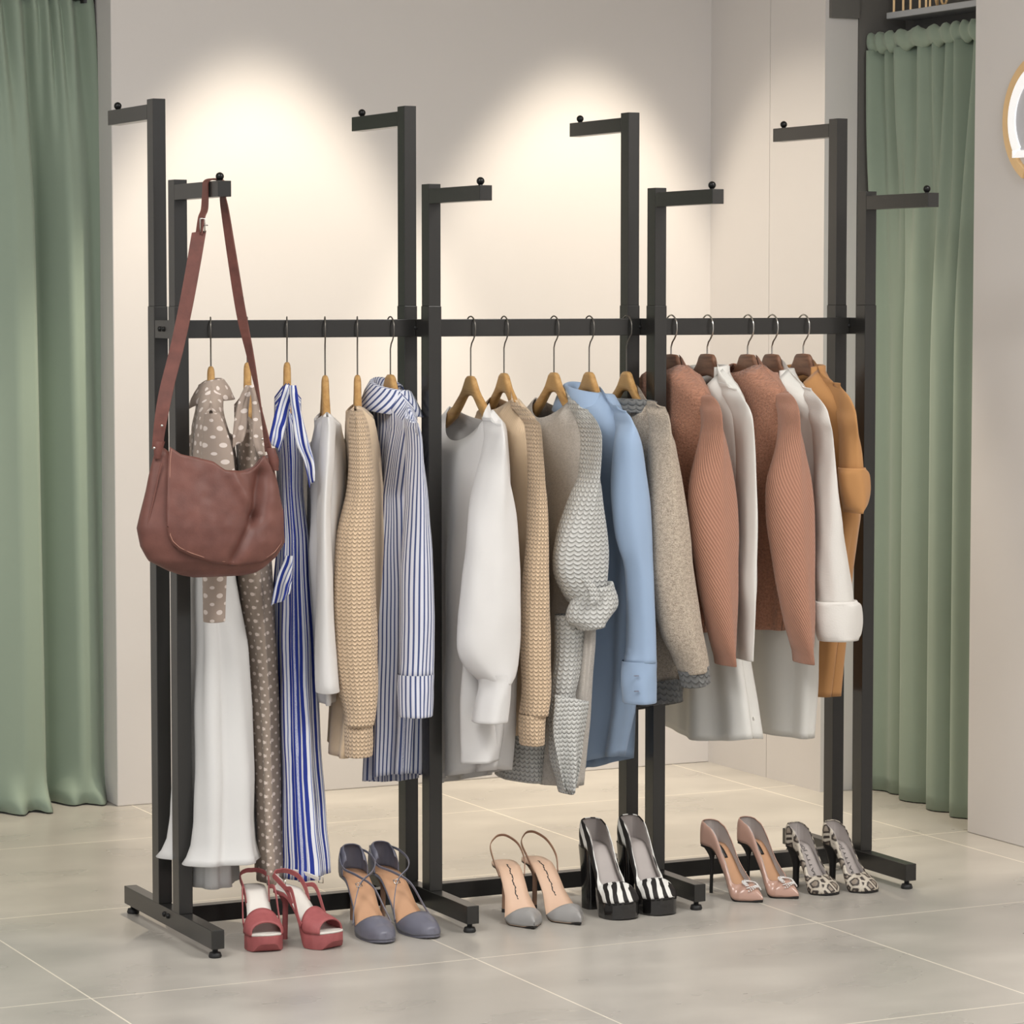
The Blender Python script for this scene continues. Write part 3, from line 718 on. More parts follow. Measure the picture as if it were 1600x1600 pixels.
#%%BAY1
def bay1():
    # 1 dotted blouse
    g = garment('blouse', 0, 'taupe polka dot blouse with a raised collar behind the leather bag', 'blouse')
    ph = HG[0][2]
    body(g, 0, [(640, 307, 347), (665, 302, 353), (700, 300, 364), (735, 299, 370), (800, 300, 376), (880, 302, 376)], M['dots'], .17, nw=.05, scoop=(.01, .03), given='a', fold=(3, .004), bn=.03, Yc=RAILY)
    sleeve(g, [(648, 318, 346), (700, 314, 362), (760, 313, 366), (850, 315, 356), (930, 317, 352), (970, 318, 351)], M['dots'], -.1, ph, .03, crump=.002, seed=1)
    far_sleeve(g, HG[0][0], ph, 1.12, .78, M['dots'])
    collar(g, 0, M['dots'], nw=.045, bv=.018, stand=.034, fall=.045, out=.028, gap=.5, front=-1, z=1.2, tip=.02)
    # white maxi skirt beneath it
    t = thing('maxi_skirt', 'white satin maxi skirt with a flared hem hanging below the dotted blouse', 'skirt', (HG[0][0], RAILY, .1))
    # hangs from the same hanger under the blouse
    body(t, 0, [(700, 312, 350), (800, 306, 358), (900, 298, 366), (1000, 291, 386), (1100, 284, 399), (1200, 284, 403), (1270, 280, 404), (1305, 274, 407), (1322, 266, 411), (1332, 257, 416)], M['satin'], [.12, .12, .13, .14, .15, .16, .165, .17, .175, .18], nw=.1, scoop=(.0, .0), given='a', fold=(3, .014), tilt=0, drop=.1, name='outer_layer', m=60, seed=2.2)
    body(t, 0, [(700, 314, 348), (900, 304, 360), (1100, 300, 368), (1300, 300, 367), (1350, 299, 367), (1374, 297, 370)], M['satin'], .12, nw=.1, scoop=(0, 0), given='a', fold=(4, .006), drop=.102, name='underskirt', m=50, seed=.5)
    # 2 dotted long dress
    g = garment('dress', 1, 'long taupe dotted dress between the white skirt and the striped dress', 'dress')
    ph = HG[1][2]
    body(g, 1, [(660, 368, 410), (720, 372, 412), (800, 372, 418), (900, 371, 423), (1000, 384, 430), (1100, 393, 434), (1200, 400, 435), (1300, 402, 438), (1364, 401, 443)], M['dots2'], [.185, .17, .15, .14, .13, .13, .13, .14, .15], nw=.06, scoop=(.05, .1), given='a', fold=(3, .005), name='body', bn=.02, drop=.02, m=60)
    panel(g, [(384, 602), (371, 632), (364, 670), (362, 700)], [(392, 602), (388, 636), (386, 668), (381, 686)], -.1, .008, M['dots'], name='flutter_sleeve', wave=.004, nw=1.3)
    panel(g, [(389, 602), (394, 636), (394, 686), (405, 714)], [(397, 602), (406, 640), (414, 680), (412, 711)], -.12, .01, M['dots'], name='flutter_sleeve', wave=.004, nw=1., seed=1)
    # 3 striped dress
    g = garment('dress', 2, 'long royal blue and white striped dress with flutter sleeves', 'dress')
    ph = HG[2][2]
    body(g, 2, [(660, 428, 470), (710, 432, 472), (760, 435, 472), (830, 438, 479), (900, 434, 484), (1000, 431, 489), (1100, 433, 493), (1200, 434, 498), (1290, 437, 505), (1330, 436, 511), (1356, 433, 513)], M['candy'], [.17, .15, .13, .12, .13, .14, .15, .15, .16, .16, .165], nw=.055, scoop=(.08, .08), given='a', fold=(5, .007), bn=.02, drop=.01, m=60, seed=1)
    panel(g, [(452, 602), (455, 640), (461, 690), (474, 722), (482, 762)], [(461, 602), (470, 643), (483, 690), (492, 724), (489, 742)], -.12, .012, M['candy'], name='flutter_sleeve', wave=.006, nw=1.6, seed=.3)
    panel(g, [(444, 602), (431, 640), (423, 668), (419, 692)], [(455, 602), (452, 640), (446, 678), (437, 706)], -.1, .01, M['candy'], name='flutter_sleeve', wave=.005, nw=1.4, seed=.8)
    panel(g, [(446, 868), (431, 905), (424, 946)], [(457, 868), (457, 903), (452, 928)], -.09, .012, M['candy'], name='side_ruffle', wave=.006, nw=1.5, seed=1.4)
    # 4 slim white top
    g = garment('top', 3, 'slim white long sleeved top between the striped dress and the beige sweater', 'top')
    ph = HG[3][2]
    body(g, 3, [(672, 493, 533), (700, 486, 540), (760, 481, 543), (850, 480, 538), (940, 486, 532), (1040, 492, 526), (1086, 496, 522)], M['white'], .19, nw=.09, scoop=(.02, .03), given='a', fold=(3, .004), bn=.03, drop=.02)
    sleeve(g, [(652, 504, 522), (672, 502, 525), (720, 499, 522), (800, 496, 516), (900, 495, 518), (1000, 493, 525), (1080, 494, 531)], M['white'], -.1, ph, .045, seed=1)
    far_sleeve(g, HG[3][0], ph, 1.09, .55, M['white'])
    # 5 beige knit
    g = garment('sweater', 4, 'beige chunky knit sweater in the left bay beside the pinstriped shirt', 'sweater', 'beige knit sweaters')
    ph = HG[4][2]
    body(g, 4, [(660, 541, 585), (700, 540, 592), (760, 541, 598), (850, 528, 597), (950, 524, 592), (1060, 520, 580), (1166, 513, 560)], M['beige_flat'], .19, nw=.08, scoop=(.02, .03), given='a', fold=(3, .005), bn=.03, drop=.01)
    sleeve(g, [(642, 547, 567), (672, 546, 576), (760, 543, 583), (850, 522, 586), (1000, 519, 590), (1060, 525, 591), (1110, 536, 589), (1131, 537, 585)], M['beige'], -.1, ph, .05, seed=2, fold=.05, nf=4)
    cuff(g, [(1129, 538, 583), (1155, 537.5, 583), (1180, 538, 582)], M['beige'], Yc=-.1, phi=ph, a=.04)
    far_sleeve(g, HG[4][0], ph, 1.09, .5, M['beige'])
    # 6 pinstriped shirt
    g = garment('shirt', 5, 'navy pinstriped shirt with raised collar, last in the left bay', 'shirt')
    ph = HG[5][2]
    body(g, 5, [(668, 572, 652), (710, 580, 655), (770, 588, 660), (900, 591, 662), (1000, 590, 660), (1100, 590, 655), (1215, 590, 648)], M['pin'], [.03, .042, .055, .06, .06, .06, .06], nw=.055, scoop=(.035, .035), fold=(3, .014), bn=.04, tilt=.36, m=56)
    sleeve(g, [(662, 632, 656), (680, 634, 660), (720, 635, 662), (800, 632, 671), (900, 626, 678), (1000, 624, 680), (1054, 622, 679)], M['pin'], -.12, ph, .045, seed=2)
    cuff(g, [(1053, 621, 679), (1090, 621, 678.5), (1118, 622, 677)], M['pin'], Yc=-.12, phi=ph, a=.042)
    far_sleeve(g, HG[5][0], ph, 1.1, .6, M['pin'])
    collar(g, 5, M['pin_d'], nw=.05, bv=.034, stand=.038, fall=.056, out=.028, gap=.5, front=1, z=1.182, tip=.01, lean=.25)
bay1()
#%%BAY2
def bay2():
    # 7 white sweatshirt
    g = garment('sweatshirt', 6, 'white round neck sweatshirt, first garment in the middle bay', 'sweatshirt')
    body(g, 6, [(668, 680, 790), (730, 668, 796), (850, 664, 800), (1000, 666, 800), (1120, 668, 795), (1212, 678, 784)], M['white'], [.045, .055, .06, .06, .06, .055], nw=.115, scoop=(.075, .03), fold=(3, .016), bn=.04, tilt=.25, seed=2)
    sleeve(g, [(660, 759, 780, -.11), (684, 756, 788), (727, 748, 795), (805, 732, 806), (880, 724, 812), (950, 715, 815), (995, 712, 814), (1022, 715, 812), (1040, 724, 811), (1055, 738, 808), (1066, 750, 802)], M['white'], -.14, 0, .05, seed=1.3, crump=.006, k=6)
    cuff(g, [(1052, 744, 800), (1072, 748, 801), (1100, 742, 799), (1127, 737, 795)], M['white'], Yc=-.145, phi=0, a=.045, crump=.004)
    panel(g, [(726, 1000), (719, 1090), (720, 1150), (721, 1194)], [(800, 1000), (791, 1110), (785, 1160), (780, 1188)], -.075, .02, M['white'], name='hem_band', wave=.004, nw=1.2, seed=2)
    far_sleeve(g, HG[6][0], 0, 1.09, .5, M['white'])
    # 8 beige knit
    g = garment('sweater', 7, 'beige chunky knit sweater in the middle bay beside the white sweatshirt', 'sweater', 'beige knit sweaters')
    body(g, 7, [(655, 738, 838), (700, 735, 842), (850, 740, 842), (1000, 745, 840), (1140, 752, 836)], M['beige_flat'], [.04, .045, .045, .045, .04], nw=.065, scoop=(.03, .02), fold=(3, .006), bn=.035, drop=.012)
    sleeve(g, [(636, 805, 817, -.05), (645, 810, 828, -.08), (655, 815, 837, -.11), (675, 823, 846), (780, 823, 856), (880, 818, 858), (1000, 812, 861), (1080, 813, 861), (1116, 811, 856)], M['beige'], -.125, HG[7][2], .045, seed=4, fold=.04)
    cuff(g, [(1115, 810, 854), (1140, 809.5, 853), (1162, 811, 852)], M['beige'], Yc=-.125, phi=HG[7][2], a=.04)
    far_sleeve(g, HG[7][0], 0, 1.1, .5, M['beige'])
    # 9 grey cardigan
    g = garment('cardigan', 8, 'grey chunky knit cardigan with a knotted sleeve', 'cardigan')
    body(g, 8, [(662, 812, 922), (720, 806, 926), (850, 800, 930), (1000, 785, 925), (1120, 778, 915), (1212, 772, 905)], M['grey_flat'], [.045, .05, .05, .05, .05, .05], nw=.092, scoop=(.045, .03), fold=(4, .008), bn=.04, tilt=0., seed=1)
    sleeve(g, [(638, 898, 910, -.06), (648, 902, 920, -.09), (662, 908, 930, -.12), (685, 914, 934), (730, 908, 935), (790, 885, 943), (850, 864, 950), (892, 862, 950), (925, 876, 946), (940, 886, 940)], M['grey_knit'], -.13, 0, .05, seed=2, crump=.006, k=6)
    rolled(g, [(918, 898, 960), (938, 888, 967), (958, 886, 967), (976, 900, 950)], M['grey_knit'], -.15, 0, .042, tilt=.2, lump=.012, seed=5, name='knotted_cuff')
    P = [on(x, y, 1, -.2) for x, y in ((911, 902), (920, 912), (928, 926), (930, 940))]
    build('knot_band', MB().ribbon(spline(P, 5), [.02 + .012 * k / 15 for k in range(16)], [(1, 0, .35)] * 16, .008), M['grey_knit'], g, smooth=True, sub=1)
    sleeve(g, [(960, 866, 914), (1020, 865, 912), (1060, 862, 906), (1090, 859, 900), (1110, 858, 914), (1150, 858, 912), (1180, 858, 908), (1200, 862, 904), (1215, 868, 903), (1238, 874, 898)], M['grey_knit'], -.1, 0, .03, seed=7, crump=.008, name='front_panel', cap=False, fold=.09)
    panel(g, [(866, 1085), (862, 1140), (872, 1200), (884, 1238)], [(921, 1096), (914, 1150), (908, 1192), (896, 1236)], -.135, .012, M['grey_knit'], name='front_ruffle', wave=.012, nw=1.6, seed=1)
    cuff(g, [(1120, 775, 862), (1170, 772, 860), (1214, 774, 858)], M['grey_knit'], Yc=.06, phi=0, a=.1, name='hem_band', crump=.006)
    far_sleeve(g, HG[8][0], 0, 1.1, .55, M['grey_knit'])
    # 10 light blue shirt
    g = garment('shirt', 9, 'light blue long sleeved shirt next to the grey cardigan', 'shirt')
    body(g, 9, [(676, 862, 985), (720, 868, 1000), (850, 880, 1003), (1000, 885, 996), (1100, 890, 990), (1190, 898, 978)], M['blue'], [.05, .06, .06, .06, .055, .055], nw=.062, scoop=(.04, .045), fold=(2, .018), bn=.045, tilt=.34, seed=.6)
    sleeve(g, [(640, 956, 974, -.06), (652, 960, 984, -.09), (668, 961, 996, -.12), (690, 958, 1004), (730, 955, 1009), (790, 955, 1015), (850, 962, 1019), (900, 974, 1021), (1000, 977, 1024), (1033, 974, 1025)], M['blue'], -.135, 0, .045, seed=3.2, crump=.004)
    c = cuff(g, [(1032, 971, 1027), (1065, 969.5, 1027.5), (1097, 972, 1027)], M['blue'], Yc=-.135, phi=0, a=.042)
    far_sleeve(g, HG[9][0], 0, 1.1, .5, M['blue'])
    collar(g, 9, M['blue'], nw=.058, bv=.046, stand=.032, fall=.06, out=.032, gap=.45, front=1, z=1.172, tip=.01, lean=.2)
    for y in (1053, 1077): 
        p = on(981, y, 1, -.135) ; 
        build('button', MB().box(p[0] - .004, p[0] + .006, -.178, -.172, p[2] - .0008, p[2] + .0008), M['slate'], g, smooth=False)
    # 11 tweed jacket
    g = garment('jacket', 10, 'taupe tweed jacket with charcoal knit trim, last in the middle bay', 'jacket')
    body(g, 10, [(658, 925, 1042), (700, 922, 1050), (850, 930, 1062), (1000, 945, 1066), (1078, 955, 1062)], M['tweed'], [.035, .038, .04, .04, .04], nw=.1, scoop=(.03, .03), fold=(2, .005), bn=.04, drop=.0, tilt=.2)
    cuff(g, [(1070, 958, 1064), (1086, 960, 1066), (1104, 962, 1068)], M['trim'], Yc=RAILY - .02, phi=0, a=.16, name='hem_trim', tiltu=.2)
    sleeve(g, [(634, 1018, 1030, -.06), (646, 1018, 1038, -.1), (662, 1017, 1045, -.125), (680, 1014, 1052), (712, 1011, 1061), (820, 1012, 1077), (900, 1017, 1085), (980, 1030, 1097), (1030, 1053, 1106), (1048, 1060, 1109)], M['tweed'], -.14, 0, .05, seed=2, tilt=.2, crump=.005)
    cuff(g, [(1042, 1058, 1109), (1056, 1061, 1110), (1068, 1064, 1111)], M['trim'], Yc=-.14, phi=0, a=.045, name='cuff_trim', tilt=.25)
    far_sleeve(g, HG[10][0], 0, 1.1, .6, M['tweed'])
    collar(g, 10, M['trim'], nw=.1, bv=.045, stand=.014, fall=.03, out=.008, gap=.25, front=1, z=1.163, tip=0, name='neck_trim')
bay2()
#%%BAY3
def bay3():
    for (i, dx, lab) in ((11, 0, 'terracotta knit sweater at the left end of the right bay, beside the post'), (13, 121, 'terracotta knit sweater between the white shirt and the white coat')):
        g = garment('sweater', i, lab, 'sweater', 'terracotta sweaters')
        dy = 0 if i == 11 else -3
        r = lambda rows: [(q[0] + dy, q[1] + dx, q[2] + dx) + tuple(q[3:]) for q in rows]
        body(g, i, r([(640, 985, 1112), (700, 985, 1118), (820, 992, 1120), (920, 1000, 1116), (980, 1006, 1108)]), M['terra2'], [.045, .055, .055, .055, .05], nw=.062, scoop=(.025, .03), fold=(3, .007), bn=.045, drop=-.008)
        sleeve(g, r([(612, 1086, 1102, -.05), (620, 1088, 1110, -.08), (632, 1094, 1120, -.11), (650, 1096, 1126), (698, 1089, 1137), (760, 1076, 1148), (820, 1077, 1153), (880, 1085, 1153.5), (930, 1093, 1153), (1000, 1108, 1152), (1038, 1118, 1150)]), M['terra'], -.14, 0, .05, seed=1.7, fold=.05, nf=4, crump=.003)
        far_sleeve(g, HG[i][0], 0, 1.12, .6, M['terra'])
        cuff(g, r([(602, 1066, 1089), (612, 1063, 1096), (624, 1060, 1106)]), M['terra'], Yc=.03, phi=0, a=.03, name='neck_band', k=3)
    # 13 white shirt
    g = garment('shirt', 12, 'white cotton shirt between the two terracotta sweaters', 'shirt')
    body(g, 12, [(642, 1045, 1164), (700, 1046, 1172), (850, 1046, 1176), (960, 1046, 1172), (1020, 1044, 1166), (1080, 1042, 1176), (1138, 1040, 1184)], M['ivory'], [.045, .055, .055, .055, .05, .055, .06], nw=.072, scoop=(.12, .0), fold=(3, .011), bn=.045, seed=2.4, hemfn=lambda cu, sv: -.02 * (1 - cu * cu) + .03 * smooth(.1, .9, -cu) * 0)
    sleeve(g, [(606, 1130, 1146, -.05), (622, 1137, 1157, -.09), (640, 1145, 1167, -.12), (660, 1148, 1174), (712, 1149, 1180), (820, 1150, 1185), (907, 1148, 1185), (975, 1151, 1178), (1010, 1153, 1171), (1030, 1156, 1166)], M['ivory'], -.135, 0, .045, seed=2.2)
    far_sleeve(g, HG[12][0], 0, 1.12, .62, M['ivory'])
    collar(g, 12, M['ivory'], nw=.062, bv=.034, stand=.03, fall=.06, out=.014, gap=1.15, front=-1, z=1.222, tip=.03)
    buttons(g, [on(1178, 1123, 1, -.2) + np.array([.0, 0, 0])], .005)
    # 15 white linen coat
    g = garment('coat', 14, 'white linen shirt coat with one turned up cuff, beside the camel shirt', 'coat')
    body(g, 14, [(650, 1145, 1284), (720, 1146, 1290), (850, 1150, 1285), (960, 1160, 1278), (1060, 1165, 1276), (1142, 1168, 1272)], M['ivory'], [.045, .055, .055, .055, .055, .055], nw=.072, scoop=(.12, .0), fold=(2, .008), bn=.045, seed=.3, tilt=-.02)
    sleeve(g, [(606, 1246, 1260, -.05), (622, 1255, 1274, -.09), (640, 1265, 1287, -.12), (660, 1270, 1294), (685, 1272, 1301), (766, 1272, 1311), (846, 1272, 1322), (900, 1273, 1331), (942, 1276, 1336)], M['linen'], -.145, 0, .045, seed=1.2)
    rolled(g, [(941, 1272, 1341), (948, 1271, 1347), (970, 1272, 1349), (990, 1275, 1347), (997, 1278, 1344)], M['linen'], -.15, 0, .045, lump=.003)
    far_sleeve(g, HG[14][0], 0, 1.12, .62, M['linen'])
    collar(g, 14, M['linen'], nw=.062, bv=.034, stand=.03, fall=.06, out=.014, gap=1.15, front=-1, z=1.212, tip=.03)
    # 16 camel shirt
    g = garment('shirt', 15, 'camel brown shirt with a rolled short sleeve, last in the right bay', 'shirt')
    body(g, 15, [(648, 1190, 1326), (700, 1192, 1334), (800, 1200, 1342), (880, 1210, 1330), (1000, 1222, 1318), (1082, 1226, 1310)], M['camel'], [.045, .055, .055, .055, .05, .05], nw=.072, scoop=(.12, .0), fold=(3, .008), bn=.045, seed=3.1)
    sleeve(g, [(600, 1292, 1305, -.05), (620, 1302, 1320, -.09), (640, 1309, 1332, -.12), (660, 1310, 1338), (690, 1309, 1345), (739, 1308, 1351)], M['camel'], -.14, 0, .045, seed=3)
    rolled(g, [(733, 1308, 1354), (742, 1307, 1360), (765, 1310, 1362), (788, 1315, 1357), (798, 1319, 1349)], M['camel'], -.15, 0, .042, lump=.006, seed=2)
    far_sleeve(g, HG[15][0], 0, 1.12, .85, M['camel'])
    collar(g, 15, M['camel'], nw=.062, bv=.034, stand=.03, fall=.06, out=.014, gap=1.15, front=-1, z=1.22, tip=.03)
bay3()
#%%BAG
def make_bag():
    Y = -.235
    r = thing('shoulder_bag', 'reddish brown leather shoulder bag slung over the front left arm of the rack', 'bag', on(330, 900, 1, Y))
    pz = lambda y: on(330, y, 1, Y)[2]; pxx = lambda x: on(x, 800, 1, Y)[0]
    rows = [(690, 247, 421), (715, 241, 425), (738, 235, 428), (766, 229, 434), (787, 224, 437), (822, 215.5, 440.5), (850, 221, 442), (872, 233, 430), (888, 262, 412), (896, 283, 398), (900, 302, 380)]
    zs = [pz(q[0]) for q in rows][::-1]; xl = [pxx(q[1]) for q in rows][::-1]; xr = [pxx(q[2]) for q in rows][::-1]
    th = [.012, .016, .022, .03, .036, .044, .046, .042, .03, .018, .006][::-1]
    tx = [pxx(q) for q in (240, 248, 254, 262, 278, 297, 327, 345, 380, 396, 408, 420, 430)]
    tz = [pz(q) for q in (720, 692, 696, 699, 710, 714, 722, 736, 738, 732, 716, 712, 735)]
    def crease(x, z):
        a = np.array([pxx(352), pz(738)]); b = np.array([pxx(388), pz(806)]); c = np.array([pxx(402), pz(745)]); e = np.array([pxx(352), pz(872)])
        def seg(p, q):
            d = q - p; t = min(1, max(0, ((x - p[0]) * d[0] + (z - p[1]) * d[1]) / (d @ d))); return math.hypot(x - p[0] - d[0] * t, z - p[1] - d[1] * t)
        return .03 * math.exp(-(seg(c, b) / .016) ** 2) + .014 * math.exp(-(seg(b, e) / .012) ** 2) - .009 * math.exp(-(seg(a, b) / .013) ** 2)
    def front(x, z, off=0.):
        L, Rr, t = interp(z, zs, xl), interp(z, zs, xr), interp(z, zs, th)
        f = (x - (L + Rr) / 2) / max((Rr - L) / 2, 1e-4); f = min(.999, abs(f))
        return Y - t * (1 - f ** 2.6) ** .5 - off + crease(x, z) * (1 - f ** 4)
    cols = []; n, m = 96, 40; zbot = zs[0]
    for j in range(n):
        q = 2 * PI * j / n; cu, sv = math.cos(q), math.sin(q)
        x0 = lerp(pxx(247), pxx(421), (cu + 1) / 2); zt = interp(x0, tx, tz) - (.004 if sv < 0 else .0); col = []
        for k in range(m + 1):
            s = k / m; z = lerp(zt, zbot, math.sin(s * PI / 2) ** .9)
            L, Rr, t = interp(z, zs, xl), interp(z, zs, xr), interp(z, zs, th)
            x = (L + Rr) / 2 + (Rr - L) / 2 * cu; y = Y + t * math.copysign(abs(sv) ** .75, sv)
            if sv < 0: y += crease(x, z) * abs(sv)
            col.append((x, y + .003 * nz(x * 22, z * 22, 1), z))
        cols.append(col)
    rings = [[cols[j][k] for j in range(n)] for k in range(m + 1)]
    mb = MB().grid(rings, True); mb.cap(rings[-1], True)
    build('bag_body', mb, M['bag'], r, solid=.003)
    # flap
    bx = [pxx(q) for q in (251.5, 253, 258, 268, 285, 320, 360, 400, 420, 430, 434.5, 436)]
    bz = [pz(q) for q in (820, 832, 845, 855, 864, 877, 882.5, 879, 868, 855, 840, 800)]
    ex = [pxx(q) for q in (251.5, 253, 256, 259, 262, 278, 297, 327, 345, 380, 396, 408, 418, 428, 433, 436)]
    ez = [pz(q) for q in (815, 790, 755, 720, 696, 708, 712, 720.5, 734, 737, 730, 713, 730, 760, 785, 798)]
    rows = []; nn = 90; edge = []
    for j in range(nn + 1):
        f = j / nn; f = .5 - .5 * math.cos(PI * f); x = lerp(bx[0], bx[-1], f); zt, zb = interp(x, ex, ez), interp(x, bx, bz)
        rows.append([(x, front(x, lerp(zt, zb, k / 30), .0065 + .002 * math.sin(PI * k / 30)) + .004 * nz(x * 20, lerp(zt, zb, k / 30) * 9, 4) + .002 * nz(x * 45, lerp(zt, zb, k / 30) * 45, 2), lerp(zt, zb, k / 30)) for k in range(31)])
        edge.append(rows[-1][-1])
    fo = build('flap', MB().grid(rows, flip=True), M['bag'], r, solid=.005)
    st = []
    for j in range(60):
        x = lerp(bx[0] + .004, bx[-1] - .004, .5 - .5 * math.cos(PI * j / 59)); z = interp(x, bx, bz) + .006
        st.append((x, front(x, z, .0095), z))
    lx = [(interp(z, [pz(790), pz(755), pz(720), pz(700)][0:4], [pxx(255), pxx(258), pxx(261), pxx(264)]), z) for z in np.linspace(pz(700), pz(800), 14)]
    s = build('stitching', MB().tube([(x, front(x, z, .0095), z) for x, z in lx] + st, .0007, 6), M['stitch'], fo, local=True); s.location = -Vector(r['_o'])
    # side gusset seam
    build('gusset_seam', MB().tube([(interp(z, zs, xl) + .012, Y - .02, z) for z in np.linspace(pz(720), pz(868), 20)], .0022, 6), M['bag'], r)
    # strap, up the left, over the arm and down the right
    ys = -.205
    L = [(246, 700, Y), (249, 672, Y), (254, 640, Y), (262, 600, Y + .005), (276, 545, -.225), (290, 480, -.222), (302, 415, -.218), (311, 362, -.214)]
    P = spline([on(a, b, 1, c) for a, b, c in L], 6); nP = len(P)
    build('strap', MB().ribbon(P, [lerp(.024, .031, smooth(0, .4, k / nP)) for k in range(nP)], [(.95, -.3, .15)] * nP, .004), M['strap'], r, smooth=False, bevel=.001)
    x0 = -.004; zt = 1.6577
    U = [on(311, 366, 1, -.214), on(315, 340, 1, -.212), (x0 - .003, ys, 1.6), (x0 - .001, ys, 1.635), (x0, ys, 1.655), (.004, ys, zt + .004), (.015, ys, zt + .005), (.026, ys, zt + .004), (W + .004, ys, 1.654), (W + .004, ys - .002, 1.625)]
    for a, b in ((352, 332), (364, 410), (377, 490), (392, 560), (405, 625), (414, 672), (420, 706)): U.append(on(a, b, 1, lerp(ys, Y, (b - 332) / 370)))
    P = spline(U, 6); nP = len(P)
    ws, ds = [], []
    for k in range(nP):
        t = k / nP
        ws.append(interp(t, [0, .15, .5, .7, .85, 1], [.02, .026, .026, .024, .02, .02]))
        a = interp(t, [0, .12, .2, .55, .75, .88, 1], [1.2, 1.35, 1.5, 1.5, .75, 1.9, 1.0])
        ds.append((math.cos(a), -math.sin(a), 0))
    build('strap', MB().ribbon(P, ws, ds, .0035), M['strap'], r, smooth=False, bevel=.001)
    b = on(317, 352, 1, -.222)
    build('buckle', MB().tube([b + np.array([dx, 0, dz]) for dx, dz in ((-.006, .014), (.004, .014), (.004, -.014), (-.006, -.014), (-.006, .014))], .0018, 8).tube([b + np.array([.002, -.004, .0]), b + np.array([.01, -.004, 0])], .0015, 8), M['chrome'], r)
    for a, bb in ((253, 665), (410, 686), (241, 700)):
        p = on(a, bb, 1, Y - .012)
        build('rivet', MB().ball(p, .0032, 10), M['chrome'], r)
    p = on(420, 700, 1, Y); q = on(426, 735, 1, Y)
    build('strap_tab', MB().ribbon([p + np.array([0, -.008, 0]), (p + q) / 2 + np.array([.002, -.014, 0]), q + np.array([0, -.012, 0])], [.02, .02, .016], [(1, -.2, 0)] * 3, .004), M['strap'], r)
    p = on(247, 690, 1, Y); q = on(243, 716, 1, Y)
    build('strap_tab', MB().ribbon([p + np.array([0, -.01, 0]), (p + q) / 2 + np.array([-.002, -.014, 0]), q + np.array([-.001, -.012, 0])], [.022, .018, .012], [(1, -.2, 0)] * 3, .004), M['strap'], r)
make_bag()
